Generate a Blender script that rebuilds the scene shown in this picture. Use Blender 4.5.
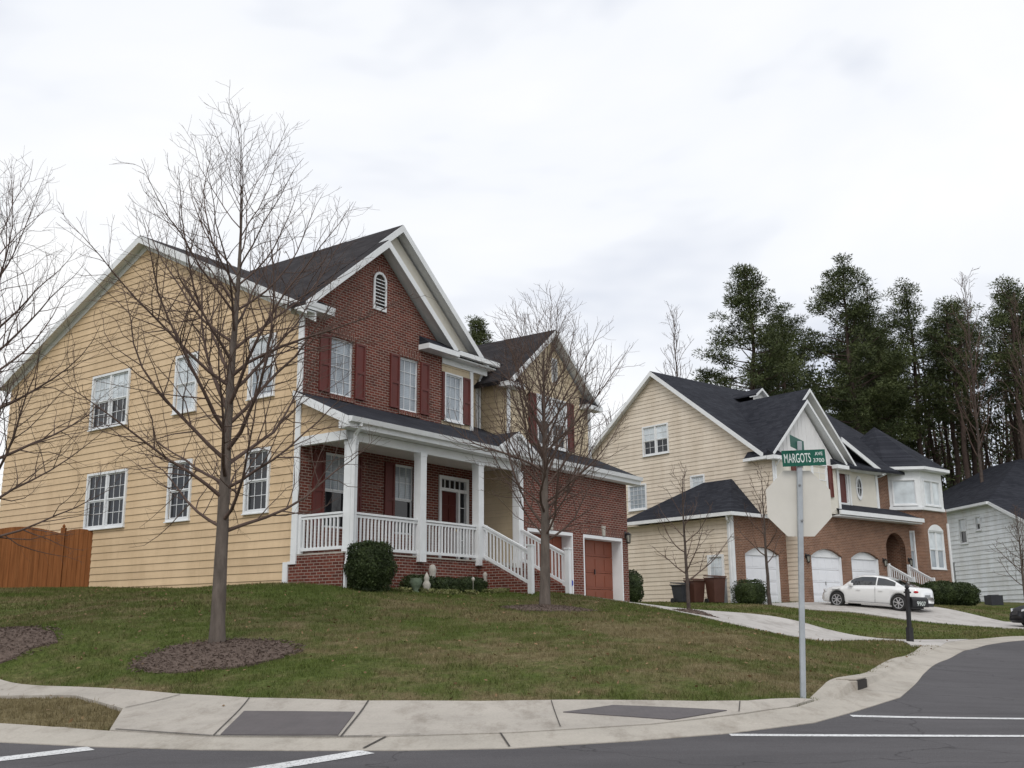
import bpy, math, random
import numpy as np
from mathutils import Vector, Matrix

# ------------------------------------------------------------------ scene, camera, light
sc = bpy.context.scene
for o in list(bpy.data.objects): bpy.data.objects.remove(o)
CH = 1.55                                   # eye height; heights below are measured from the eye and shifted by CH
PITCH, ROLL, FPX = 0.2247, -0.0086, 1050.6
cd = bpy.data.cameras.new('camera'); cam = bpy.data.objects.new('camera', cd); sc.collection.objects.link(cam)
cd.sensor_width = 36; cd.lens = FPX / 1024 * 36; cd.clip_start = .1; cd.clip_end = 3000
_c, _s = math.cos(PITCH), math.sin(PITCH); _cr, _sr = math.cos(ROLL), math.sin(ROLL)
_fw = Vector((0, _c, _s)); _up = Vector((0, -_s, _c)); _rt = Vector((1, 0, 0))
_r2 = _rt * _cr + _up * _sr; _u2 = -_rt * _sr + _up * _cr
_m = Matrix((_r2, _u2, -_fw)).transposed().to_4x4(); _m.translation = (0, 0, CH)
cam.matrix_world = _m; sc.camera = cam

w = bpy.data.worlds.new('World'); sc.world = w; w.use_nodes = True
nt = w.node_tree; nt.nodes.clear()
SUN_EL, SUN_AZ = math.radians(46), math.radians(-172)      # azimuth from +Y towards +X
out = nt.nodes.new('ShaderNodeOutputWorld'); bg = nt.nodes.new('ShaderNodeBackground')
sky = nt.nodes.new('ShaderNodeTexSky'); sky.sky_type = 'NISHITA'; sky.sun_disc = False
sky.sun_elevation = SUN_EL; sky.sun_rotation = SUN_AZ; sky.air_density = 1; sky.dust_density = 3
skm = nt.nodes.new('ShaderNodeVectorMath'); skm.operation = 'SCALE'; skm.inputs['Scale'].default_value = .09
tc = nt.nodes.new('ShaderNodeTexCoord'); mp = nt.nodes.new('ShaderNodeMapping'); mp.inputs['Scale'].default_value = (1, 1, 1.9)
mp.inputs['Location'].default_value = (.35, .1, .4)
nz = nt.nodes.new('ShaderNodeTexNoise'); nz.inputs['Scale'].default_value = 1.6; nz.inputs['Detail'].default_value = 5; nz.inputs['Roughness'].default_value = .52
nz.inputs['Distortion'].default_value = .3
cr = nt.nodes.new('ShaderNodeValToRGB')
cr.color_ramp.elements[0].position = .40; cr.color_ramp.elements[0].color = (.71, .75, .84, 1)
cr.color_ramp.elements[1].position = .60; cr.color_ramp.elements[1].color = (1.0, 1.0, 1.0, 1)
e = cr.color_ramp.elements.new(.48); e.color = (.92, .94, .98, 1)
mx = nt.nodes.new('ShaderNodeMix'); mx.data_type = 'RGBA'; mx.inputs['Factor'].default_value = .93
L = nt.links.new
L(tc.outputs['Generated'], mp.inputs['Vector']); L(mp.outputs['Vector'], nz.inputs['Vector']); L(nz.outputs['Fac'], cr.inputs['Fac'])
L(sky.outputs['Color'], skm.inputs[0]); L(skm.outputs['Vector'], mx.inputs[6]); L(cr.outputs['Color'], mx.inputs[7])
L(mx.outputs[2], bg.inputs['Color']); bg.inputs['Strength'].default_value = 1.0; L(bg.outputs['Background'], out.inputs['Surface'])

sl = bpy.data.lights.new('sun', 'SUN'); sl.energy = 1.15; sl.angle = math.radians(26); sl.color = (1, .96, .9)
so = bpy.data.objects.new('sun', sl); sc.collection.objects.link(so)
_d = Vector((math.sin(SUN_AZ) * math.cos(SUN_EL), math.cos(SUN_AZ) * math.cos(SUN_EL), math.sin(SUN_EL)))
so.rotation_euler = _d.to_track_quat('Z', 'Y').to_euler(); so.location = (0, 0, 60)
sc.view_settings.view_transform = 'Standard'; sc.view_settings.look = 'None'
sc.view_settings.exposure = 0.12; sc.view_settings.gamma = 1
sc.render.engine = 'CYCLES'
rnd = random.Random(7); NP = np.random.RandomState(5)
PI = math.pi

# ------------------------------------------------------------------ materials
def newmat(name):
    m = bpy.data.materials.new(name); m.use_nodes = True
    return m, m.node_tree, m.node_tree.nodes['Principled BSDF']
def coords(t, scale=(1, 1, 1), world=False):
    if world:
        g = t.nodes.new('ShaderNodeNewGeometry'); src = g.outputs['Position']
    else:
        g = t.nodes.new('ShaderNodeTexCoord'); src = g.outputs['Object']
    m = t.nodes.new('ShaderNodeMapping'); m.inputs['Scale'].default_value = scale
    t.links.new(src, m.inputs['Vector']); return m.outputs['Vector']
def noise(t, vec, scale, detail=4, rough=.55):
    n = t.nodes.new('ShaderNodeTexNoise'); n.inputs['Scale'].default_value = scale
    n.inputs['Detail'].default_value = detail; n.inputs['Roughness'].default_value = rough
    if vec is not None: t.links.new(vec, n.inputs['Vector'])
    return n.outputs['Fac']
def ramp(t, fac, stops):
    r = t.nodes.new('ShaderNodeValToRGB'); els = r.color_ramp.elements
    while len(els) < len(stops): els.new(.5)
    for el, (p, c) in zip(els, stops):
        el.position = p; el.color = (*c, 1) if len(c) == 3 else c
    t.links.new(fac, r.inputs['Fac']); return r.outputs['Color']
def mixc(t, fac, a, b, mode='MIX'):
    m = t.nodes.new('ShaderNodeMix'); m.data_type = 'RGBA'; m.blend_type = mode
    for i, v in ((0, fac), (6, a), (7, b)):
        if isinstance(v, (int, float)): m.inputs[i].default_value = v
        elif isinstance(v, tuple): m.inputs[i].default_value = (*v[:3], 1)
        else: t.links.new(v, m.inputs[i])
    return m.outputs[2]
def bump(t, b, h, dist=.01, strength=.6):
    n = t.nodes.new('ShaderNodeBump'); n.inputs['Distance'].default_value = dist; n.inputs['Strength'].default_value = strength
    t.links.new(h, n.inputs['Height']); t.links.new(n.outputs['Normal'], b.inputs['Normal'])
def mottled(name, col, var=.15, scale=3, rough=.7, spec=.3, bm=0, bs=40, stretch=(1, 1, 1), world=False):
    m, t, b = newmat(name); v = coords(t, stretch, world)
    lo = tuple(c * (1 - var) for c in col); hi = tuple(min(1, c * (1 + var)) for c in col)
    c = ramp(t, noise(t, v, scale, 6, .65), [(.3, lo), (.7, hi)])
    t.links.new(c, b.inputs['Base Color']); b.inputs['Roughness'].default_value = rough; b.inputs['Specular IOR Level'].default_value = spec
    if bm: bump(t, b, noise(t, v, bs, 3), bm)
    return m
def siding_mat(name, col, row=.2, zo=.1):
    m, t, b = newmat(name); v = coords(t, (.35, .35, 5))
    c1 = ramp(t, noise(t, v, 1.0, 3, .5), [(.3, tuple(x * .93 for x in col)), (.7, tuple(min(1, x * 1.05) for x in col))])
    v2 = coords(t, (1, 1, .35)); dirt = ramp(t, noise(t, v2, 1.1, 6, .7), [(.33, (.84, .82, .79)), (.60, (1, 1, 1))])
    g = t.nodes.new('ShaderNodeTexCoord'); s_ = t.nodes.new('ShaderNodeSeparateXYZ'); t.links.new(g.outputs['Object'], s_.inputs[0])
    a_ = t.nodes.new('ShaderNodeMath'); a_.operation = 'SUBTRACT'; t.links.new(s_.outputs[0], a_.inputs[0]); t.links.new(s_.outputs[1], a_.inputs[1])
    z_ = t.nodes.new('ShaderNodeMath'); z_.operation = 'ADD'; z_.inputs[1].default_value = zo; t.links.new(s_.outputs[2], z_.inputs[0])
    cc = t.nodes.new('ShaderNodeCombineXYZ'); t.links.new(a_.outputs[0], cc.inputs[0]); t.links.new(z_.outputs[0], cc.inputs[1])
    k = t.nodes.new('ShaderNodeTexBrick'); t.links.new(cc.outputs[0], k.inputs['Vector']); k.offset = .37; k.offset_frequency = 2
    k.inputs['Scale'].default_value = 1; k.inputs['Brick Width'].default_value = 3.66; k.inputs['Row Height'].default_value = row; k.inputs['Mortar Size'].default_value = .0025
    k.inputs['Color1'].default_value = (1.03, 1.03, 1.03, 1); k.inputs['Color2'].default_value = (.94, .935, .93, 1); k.inputs['Mortar'].default_value = (.62, .6, .58, 1); k.inputs['Bias'].default_value = 0
    c1 = mixc(t, 1.0, c1, k.outputs['Color'], 'MULTIPLY')
    t.links.new(mixc(t, 1.0, c1, dirt, 'MULTIPLY'), b.inputs['Base Color'])
    b.inputs['Roughness'].default_value = .6; b.inputs['Specular IOR Level'].default_value = .3
    v3 = coords(t, (2, 2, 40)); bump(t, b, noise(t, v3, 4, 3), .002, .5)
    return m
def brick_mat(name, c1, c2, mortar, bw=.21, rh=.0725, rot=False):
    m, t, b = newmat(name)
    g = t.nodes.new('ShaderNodeTexCoord'); s = t.nodes.new('ShaderNodeSeparateXYZ'); t.links.new(g.outputs['Object'], s.inputs[0])
    a = t.nodes.new('ShaderNodeMath'); a.operation = 'SUBTRACT'; t.links.new(s.outputs[0], a.inputs[0]); t.links.new(s.outputs[1], a.inputs[1])
    c = t.nodes.new('ShaderNodeCombineXYZ')
    if rot: t.links.new(s.outputs[2], c.inputs[0]); t.links.new(a.outputs[0], c.inputs[1])
    else: t.links.new(a.outputs[0], c.inputs[0]); t.links.new(s.outputs[2], c.inputs[1])
    k = t.nodes.new('ShaderNodeTexBrick'); t.links.new(c.outputs[0], k.inputs['Vector'])
    k.inputs['Scale'].default_value = 1; k.inputs['Brick Width'].default_value = bw; k.inputs['Row Height'].default_value = rh
    k.inputs['Mortar Size'].default_value = .0085; k.inputs['Mortar Smooth'].default_value = .15; k.inputs['Bias'].default_value = -.1
    k.inputs['Color1'].default_value = (*c1, 1); k.inputs['Color2'].default_value = (*c2, 1); k.inputs['Mortar'].default_value = (*mortar, 1)
    v = coords(t); n = ramp(t, noise(t, v, 1.3, 5, .7), [(.3, (.78, .76, .76)), (.7, (1.1, 1.08, 1.06))])
    n2 = ramp(t, noise(t, v, 22, 2, .6), [(.3, (.82, .82, .82)), (.7, (1.12, 1.12, 1.12))])
    t.links.new(mixc(t, 1, mixc(t, 1, k.outputs['Color'], n, 'MULTIPLY'), n2, 'MULTIPLY'), b.inputs['Base Color'])
    b.inputs['Roughness'].default_value = .85; b.inputs['Specular IOR Level'].default_value = .2
    inv = t.nodes.new('ShaderNodeMath'); inv.operation = 'SUBTRACT'; inv.inputs[0].default_value = 1; t.links.new(k.outputs['Fac'], inv.inputs[1])
    bump(t, b, inv.outputs[0], .008, .9)
    return m
def shingle_mat(name, c1, c2):
    m, t, b = newmat(name)
    g = t.nodes.new('ShaderNodeTexCoord'); s = t.nodes.new('ShaderNodeSeparateXYZ'); t.links.new(g.outputs['Object'], s.inputs[0])
    a = t.nodes.new('ShaderNodeMath'); a.operation = 'ADD'; t.links.new(s.outputs[0], a.inputs[0]); t.links.new(s.outputs[1], a.inputs[1])
    c = t.nodes.new('ShaderNodeCombineXYZ'); t.links.new(a.outputs[0], c.inputs[0]); t.links.new(s.outputs[2], c.inputs[1])
    k = t.nodes.new('ShaderNodeTexBrick'); t.links.new(c.outputs[0], k.inputs['Vector'])
    k.inputs['Scale'].default_value = 1; k.inputs['Brick Width'].default_value = .32; k.inputs['Row Height'].default_value = .085
    k.inputs['Mortar Size'].default_value = .006; k.inputs['Mortar Smooth'].default_value = .4; k.inputs['Bias'].default_value = 0
    k.inputs['Color1'].default_value = (*c1, 1); k.inputs['Color2'].default_value = (*c2, 1); k.inputs['Mortar'].default_value = (*[x * .5 for x in c1], 1)
    v = coords(t); n = ramp(t, noise(t, v, .7, 6, .7), [(.3, (.75, .75, .77)), (.7, (1.2, 1.18, 1.15))])
    n2 = ramp(t, noise(t, v, 60, 2, .6), [(.3, (.7, .7, .7)), (.7, (1.25, 1.25, 1.25))])
    t.links.new(mixc(t, 1, mixc(t, 1, k.outputs['Color'], n, 'MULTIPLY'), n2, 'MULTIPLY'), b.inputs['Base Color'])
    b.inputs['Roughness'].default_value = .95; b.inputs['Specular IOR Level'].default_value = .15
    bump(t, b, k.outputs['Fac'], .006, .5)
    return m
def pane_mat(name, col, slats=False, rough=.04, coat=1):
    m, t, b = newmat(name)
    v = coords(t)
    c = ramp(t, noise(t, v, 1.2, 3, .5), [(.35, tuple(x * .7 for x in col)), (.65, tuple(min(1, x * 1.15) for x in col))])
    if slats:
        wv = t.nodes.new('ShaderNodeTexWave'); wv.wave_type = 'BANDS'; wv.bands_direction = 'Z'; wv.inputs['Scale'].default_value = 6.4
        t.links.new(v, wv.inputs['Vector'])
        c = mixc(t, 1, c, ramp(t, wv.outputs['Fac'], [(.0, (.72, .74, .77)), (.35, (1, 1, 1))]), 'MULTIPLY')
    t.links.new(c, b.inputs['Base Color'])
    b.inputs['Roughness'].default_value = .5 if slats else rough
    b.inputs['Specular IOR Level'].default_value = .5
    b.inputs['Coat Weight'].default_value = coat; b.inputs['Coat Roughness'].default_value = .02; b.inputs['Coat IOR'].default_value = 1.6
    bump(t, b, noise(t, v, .9, 2), .01, .12)
    return m
def plain(name, col, rough=.5, metal=0, spec=.5):
    m, t, b = newmat(name); b.inputs['Base Color'].default_value = (*col, 1)
    b.inputs['Roughness'].default_value = rough; b.inputs['Metallic'].default_value = metal; b.inputs['Specular IOR Level'].default_value = spec
    v = coords(t); bump(t, b, noise(t, v, 9, 3), .001, .4)
    return m
def leaf_mat(name, lo, hi, scale=1.5, rough=.6, trans=.25):
    m, t, b = newmat(name); v = coords(t)
    c = ramp(t, noise(t, v, scale, 4, .7), [(.3, lo), (.7, hi)])
    g = t.nodes.new('ShaderNodeNewGeometry')
    rn = ramp(t, g.outputs['Random Per Island'], [(0, (.65, .7, .6)), (1, (1.3, 1.25, 1.2))])
    t.links.new(mixc(t, 1, c, rn, 'MULTIPLY'), b.inputs['Base Color'])
    b.inputs['Roughness'].default_value = rough; b.inputs['Specular IOR Level'].default_value = .25
    return m
M = {}
M['siding_gold'] = siding_mat('siding_gold', (.66, .495, .315))
M['siding_tan'] = siding_mat('siding_tan', (.62, .52, .37))
M['siding_cream'] = siding_mat('siding_cream', (.71, .63, .53), .19, .1)
M['siding_white'] = siding_mat('siding_white', (.87, .91, .96), .28, 0)
M['cream_paint'] = mottled('cream_paint', (.68, .65, .58), .05, 1.5)
M['white_board'] = mottled('white_board', (.72, .72, .73), .04, 1.5)
M['brick_red'] = brick_mat('brick_red', (.175, .048, .034), (.095, .029, .023), (.35, .29, .25))
M['brick_red_up'] = brick_mat('brick_red_soldier', (.175, .048, .034), (.095, .029, .023), (.35, .29, .25), rot=True)
M['brick_orange'] = brick_mat('brick_orange', (.25, .128, .082), (.165, .083, .054), (.38, .30, .24))
M['brick_orange_up'] = brick_mat('brick_orange_soldier', (.25, .128, .082), (.165, .083, .054), (.38, .30, .24), rot=True)
M['roof_brown'] = shingle_mat('roof_brown', (.027, .025, .028), (.047, .044, .048))
M['roof_dark'] = shingle_mat('roof_dark', (.022, .024, .032), (.038, .041, .052))
M['trim'] = mottled('trim_white', (.74, .76, .78), .06, 2.5, .55, .35)
M['soffit'] = mottled('soffit', (.62, .61, .58), .06, 2)
M['shutter'] = mottled('shutter_red', (.115, .026, .021), .12, 3, .5)
M['door_red'] = mottled('garage_red', (.225, .068, .038), .08, 2, .5)
M['entry_red'] = mottled('entry_red', (.075, .015, .013), .08, 2, .35)
M['door_white'] = mottled('garage_white', (.74, .76, .80), .04, 1, .45)
M['pane_dark'] = pane_mat('pane_dark', (.012, .014, .018), coat=.0)
M['pane_blind'] = pane_mat('pane_blind', (.34, .39, .44), True, coat=.6)
M['pane_bright'] = pane_mat('pane_bright', (.62, .68, .72), True)
M['pane_red'] = pane_mat('pane_red', (.10, .018, .022))
M['grass_ground'] = None
M['bark'] = mottled('bark', (.125, .105, .092), .35, 9, .95, .1, .01, 30, (1, 1, .25))
M['bark_dark'] = mottled('bark_dark', (.085, .068, .060), .35, 6, .95, .1)
M['twig'] = mottled('twig', (.115, .082, .070), .3, 3, .9, .1)
M['pine_bark'] = mottled('pine_bark', (.075, .055, .048), .4, 2, .95, .1, .03, 6, (1, 1, .3))
M['needles'] = leaf_mat('needles', (.028, .042, .016), (.092, .110, .042), .35)
M['bush'] = leaf_mat('bush_leaf', (.012, .022, .008), (.055, .078, .026), 3.5)
M['bush_warm'] = leaf_mat('bush_leaf_warm', (.02, .03, .01), (.07, .085, .03), 2.0)
M['fence_wood'] = None
M['pole'] = mottled('galvanised', (.36, .39, .42), .12, 8, .5, .5, .001, 60)
M['sign_back'] = mottled('sign_back', (.62, .60, .55), .05, 3, .45, .5)
M['sign_green'] = plain('sign_green', (.006, .095, .065), .55, 0, .3)
M['sign_letter'] = plain('sign_letter', (.75, .82, .80), .4)
M['black_metal'] = mottled('black_metal', (.014, .014, .016), .2, 10, .45, .5)
M['bin_brown'] = mottled('bin_brown', (.085, .038, .028), .15, 3, .55)
M['bin_grey'] = mottled('bin_grey', (.035, .038, .045), .15, 3, .55)
M['car_white'] = plain('car_white', (.78, .79, .80), .22); M['car_white'].node_tree.nodes['Principled BSDF'].inputs['Coat Weight'].default_value = 1
M['car_black'] = plain('car_black', (.008, .008, .012), .4, 0, .3)
M['car_glass'] = pane_mat('car_glass', (.012, .014, .016))
M['tyre'] = plain('tyre', (.018, .018, .018), .85)
M['rim'] = plain('rim', (.62, .63, .66), .35, .5)
M['plastic'] = plain('plastic_dark', (.02, .02, .022), .5)
M['lamp_red'] = plain('lamp_red', (.42, .012, .018), .2)
M['lamp_clear'] = plain('lamp_clear', (.7, .72, .75), .15)
M['mulch_iron'] = mottled('rusty_iron', (.085, .055, .045), .3, 12, .8)
M['stone'] = mottled('stone', (.42, .40, .36), .2, 12, .8)
M['stone_green'] = mottled('stone_green', (.13, .17, .12), .3, 10, .8)
M['blue'] = plain('blue_sign', (.03, .05, .32), .4)
M['soil'] = mottled('soil', (.07, .05, .035), .3, 8, .95)
M['brass'] = plain('brass', (.5, .35, .12), .3, .9)
M['lamp_glass'] = plain('lantern_glass', (.3, .3, .26), .2)
M['iron_grey'] = mottled('grey_metal', (.25, .26, .27), .15, 6, .5)
M['shade_dark'] = plain('opening_shade', (.02, .017, .015), .9)  # near-black colour that stands in for shade inside openings

def mk_fence():
    m, t, b = newmat('fence_wood'); v = coords(t, (8, 8, .6))
    c = ramp(t, noise(t, v, 1.6, 5, .6), [(.25, (.15, .055, .018)), (.5, (.225, .085, .028)), (.75, (.29, .12, .044))])
    v2 = coords(t, (7.4, 1, .02)); c2 = ramp(t, noise(t, v2, 1, 1, .5), [(.3, (.8, .78, .75)), (.7, (1.12, 1.1, 1.1))])
    t.links.new(mixc(t, 1, c, c2, 'MULTIPLY'), b.inputs['Base Color']); b.inputs['Roughness'].default_value = .8
    b.inputs['Specular IOR Level'].default_value = .2
    return m
M['fence_wood'] = mk_fence()
def mk_grass(name, k=1.0):
    m, t, b = newmat(name); v = coords(t, (1, 1, .1), True)
    big = noise(t, v, .30, 4, .6); mid = noise(t, v, 1.9, 6, .72); fine = noise(t, v, 14, 4, .7)
    green = ramp(t, fine, [(.25, (.036 * k, .052 * k, .014 * k)), (.75, (.118 * k, .148 * k, .040 * k))])
    dry = ramp(t, fine, [(.25, (.080 * k, .066 * k, .034 * k)), (.75, (.25 * k, .20 * k, .115 * k))])
    f = t.nodes.new('ShaderNodeMath'); f.operation = 'ADD'; t.links.new(big, f.inputs[0])
    f2 = t.nodes.new('ShaderNodeMath'); f2.operation = 'MULTIPLY'; f2.inputs[1].default_value = .9; t.links.new(mid, f2.inputs[0]); t.links.new(f2.outputs[0], f.inputs[1])
    # drier turf towards the street corner: a soft patch fixed to the ground
    d = t.nodes.new('ShaderNodeVectorMath'); d.operation = 'DISTANCE'; d.inputs[1].default_value = (3.6, 17.0, 0)
    v3 = coords(t, (1, 1, 0), True); t.links.new(v3, d.inputs[0])
    mr = t.nodes.new('ShaderNodeMapRange'); mr.inputs['From Min'].default_value = 2; mr.inputs['From Max'].default_value = 8.5
    mr.inputs['To Min'].default_value = .12; mr.inputs['To Max'].default_value = 0; t.links.new(d.outputs['Value'], mr.inputs['Value'])
    f3 = t.nodes.new('ShaderNodeMath'); f3.operation = 'ADD'; t.links.new(f.outputs[0], f3.inputs[0]); t.links.new(mr.outputs['Result'], f3.inputs[1])
    d2 = t.nodes.new('ShaderNodeVectorMath'); d2.operation = 'DISTANCE'; d2.inputs[1].default_value = (-6.2, 12.6, 0); t.links.new(v3, d2.inputs[0])
    m2 = t.nodes.new('ShaderNodeMapRange'); m2.inputs['From Min'].default_value = 1.6; m2.inputs['From Max'].default_value = 2.8
    m2.inputs['To Min'].default_value = .4; m2.inputs['To Max'].default_value = 0; t.links.new(d2.outputs['Value'], m2.inputs['Value'])
    f4 = t.nodes.new('ShaderNodeMath'); f4.operation = 'ADD'; t.links.new(f3.outputs[0], f4.inputs[0]); t.links.new(m2.outputs['Result'], f4.inputs[1]); f3 = f4
    hf = t.nodes.new('ShaderNodeMath'); hf.operation = 'MULTIPLY'; hf.inputs[1].default_value = .5; t.links.new(f3.outputs[0], hf.inputs[0])
    msk = ramp(t, hf.outputs[0], [(.42, (0, 0, 0)), (.475, (.20, .20, .20)), (.57, (.92, .92, .92))])
    t.links.new(mixc(t, msk, green, dry), b.inputs['Base Color']); b.inputs['Roughness'].default_value = .95; b.inputs['Specular IOR Level'].default_value = .08
    bump(t, b, fine, .04, .8)
    return m
M['grass_ground'] = mk_grass('lawn_turf'); M['grass_blade'] = mk_grass('grass_blade', 1.15)
def mk_asphalt():
    m, t, b = newmat('asphalt'); v = coords(t, (1, 1, 1), True)
    a = ramp(t, noise(t, v, .35, 6, .6), [(.3, (.070, .067, .072)), (.7, (.094, .090, .095))])
    g = ramp(t, noise(t, v, 90, 3, .7), [(.3, (.72, .72, .72)), (.7, (1.3, 1.3, 1.3))])
    c1 = mixc(t, 1, a, g, 'MULTIPLY')
    v4 = coords(t, (.25, 1.4, 1), True); st = ramp(t, noise(t, v4, 1.5, 5, .7), [(.35, (.85, .85, .85)), (.6, (1.05, 1.05, 1.05))])
    vd = t.nodes.new('ShaderNodeTexVoronoi'); vd.feature = 'DISTANCE_TO_EDGE'; vd.inputs['Scale'].default_value = .42
    wn = t.nodes.new('ShaderNodeTexNoise'); wn.inputs['Scale'].default_value = 1.3; wn.inputs['Detail'].default_value = 6; t.links.new(v, wn.inputs['Vector'])
    wa = t.nodes.new('ShaderNodeVectorMath'); wa.operation = 'ADD'; t.links.new(v, wa.inputs[0]); t.links.new(wn.outputs['Color'], wa.inputs[1]); t.links.new(wa.outputs['Vector'], vd.inputs['Vector'])
    crk = ramp(t, vd.outputs['Distance'], [(.0, (.50, .50, .50)), (.006, (1, 1, 1))])
    t.links.new(mixc(t, 1, mixc(t, 1, c1, st, 'MULTIPLY'), crk, 'MULTIPLY'), b.inputs['Base Color']); b.inputs['Roughness'].default_value = .9; b.inputs['Specular IOR Level'].default_value = .25
    bump(t, b, noise(t, v, 70, 3), .006, .6); return m
M['asphalt'] = mk_asphalt()
def mk_conc(name, col):
    m, t, b = newmat(name); v = coords(t, (1, 1, 1), True)
    a = ramp(t, noise(t, v, .8, 6, .7), [(.25, tuple(x * .78 for x in col)), (.5, col), (.75, tuple(x * 1.12 for x in col))])
    g = ramp(t, noise(t, v, 45, 3, .7), [(.3, (.88, .88, .88)), (.7, (1.08, 1.08, 1.08))])
    v2 = coords(t, (1.4, .5, 1), True); s = ramp(t, noise(t, v2, 1.7, 5, .75), [(.30, (.72, .70, .68)), (.5, (1, 1, 1))])
    t.links.new(mixc(t, 1, mixc(t, 1, a, g, 'MULTIPLY'), s, 'MULTIPLY'), b.inputs['Base Color'])
    b.inputs['Roughness'].default_value = .88; b.inputs['Specular IOR Level'].default_value = .2; bump(t, b, noise(t, v, 60, 3), .003, .5); return m
M['concrete'] = mk_conc('concrete', (.41, .38, .34)); M['concrete_pale'] = mk_conc('concrete_gutter', (.41, .38, .335)); M['concrete_drive'] = mk_conc('concrete_drive', (.46, .44, .42))
M['joint'] = plain('joint', (.05, .045, .04), .9)
def mk_paint():
    m, t, b = newmat('road_paint'); v = coords(t, (1, 1, 1), True)
    c = mixc(t, ramp(t, noise(t, v, 38, 5, .8), [(.40, (1, 1, 1)), (.47, (0, 0, 0))]), (.66, .67, .68), (.20, .20, .205))
    t.links.new(mixc(t, 1, c, ramp(t, noise(t, v, 1.5, 4, .6), [(.3, (.82, .82, .81)), (.7, (1.05, 1.05, 1.05))]), 'MULTIPLY'), b.inputs['Base Color']); b.inputs['Roughness'].default_value = .7; return m
M['paint'] = mk_paint()
def mk_pad():
    m, t, b = newmat('tactile'); v = coords(t, (1, 1, 1), True)
    c = ramp(t, noise(t, v, 3, 5, .7), [(.3, (.082, .074, .077)), (.7, (.112, .100, .103))]); t.links.new(c, b.inputs['Base Color'])
    vo = t.nodes.new('ShaderNodeTexVoronoi'); vo.inputs['Scale'].default_value = 16; vo.inputs['Randomness'].default_value = 0; t.links.new(v, vo.inputs['Vector'])
    b.inputs['Roughness'].default_value = .8; bump(t, b, vo.outputs['Distance'], .01, -.5 if False else .5); return m
M['pad'] = mk_pad()
def mk_mulch():
    m, t, b = newmat('mulch'); v = coords(t, (1, 1, 1), True)
    c = ramp(t, noise(t, v, 22, 5, .75), [(.25, (.085, .062, .052)), (.5, (.14, .106, .09)), (.8, (.22, .175, .15))]); t.links.new(c, b.inputs['Base Color'])
    b.inputs['Roughness'].default_value = .95; b.inputs['Specular IOR Level'].default_value = .1; bump(t, b, noise(t, v, 30, 4), .04, 1); return m
M['mulch'] = mk_mulch()

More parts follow.
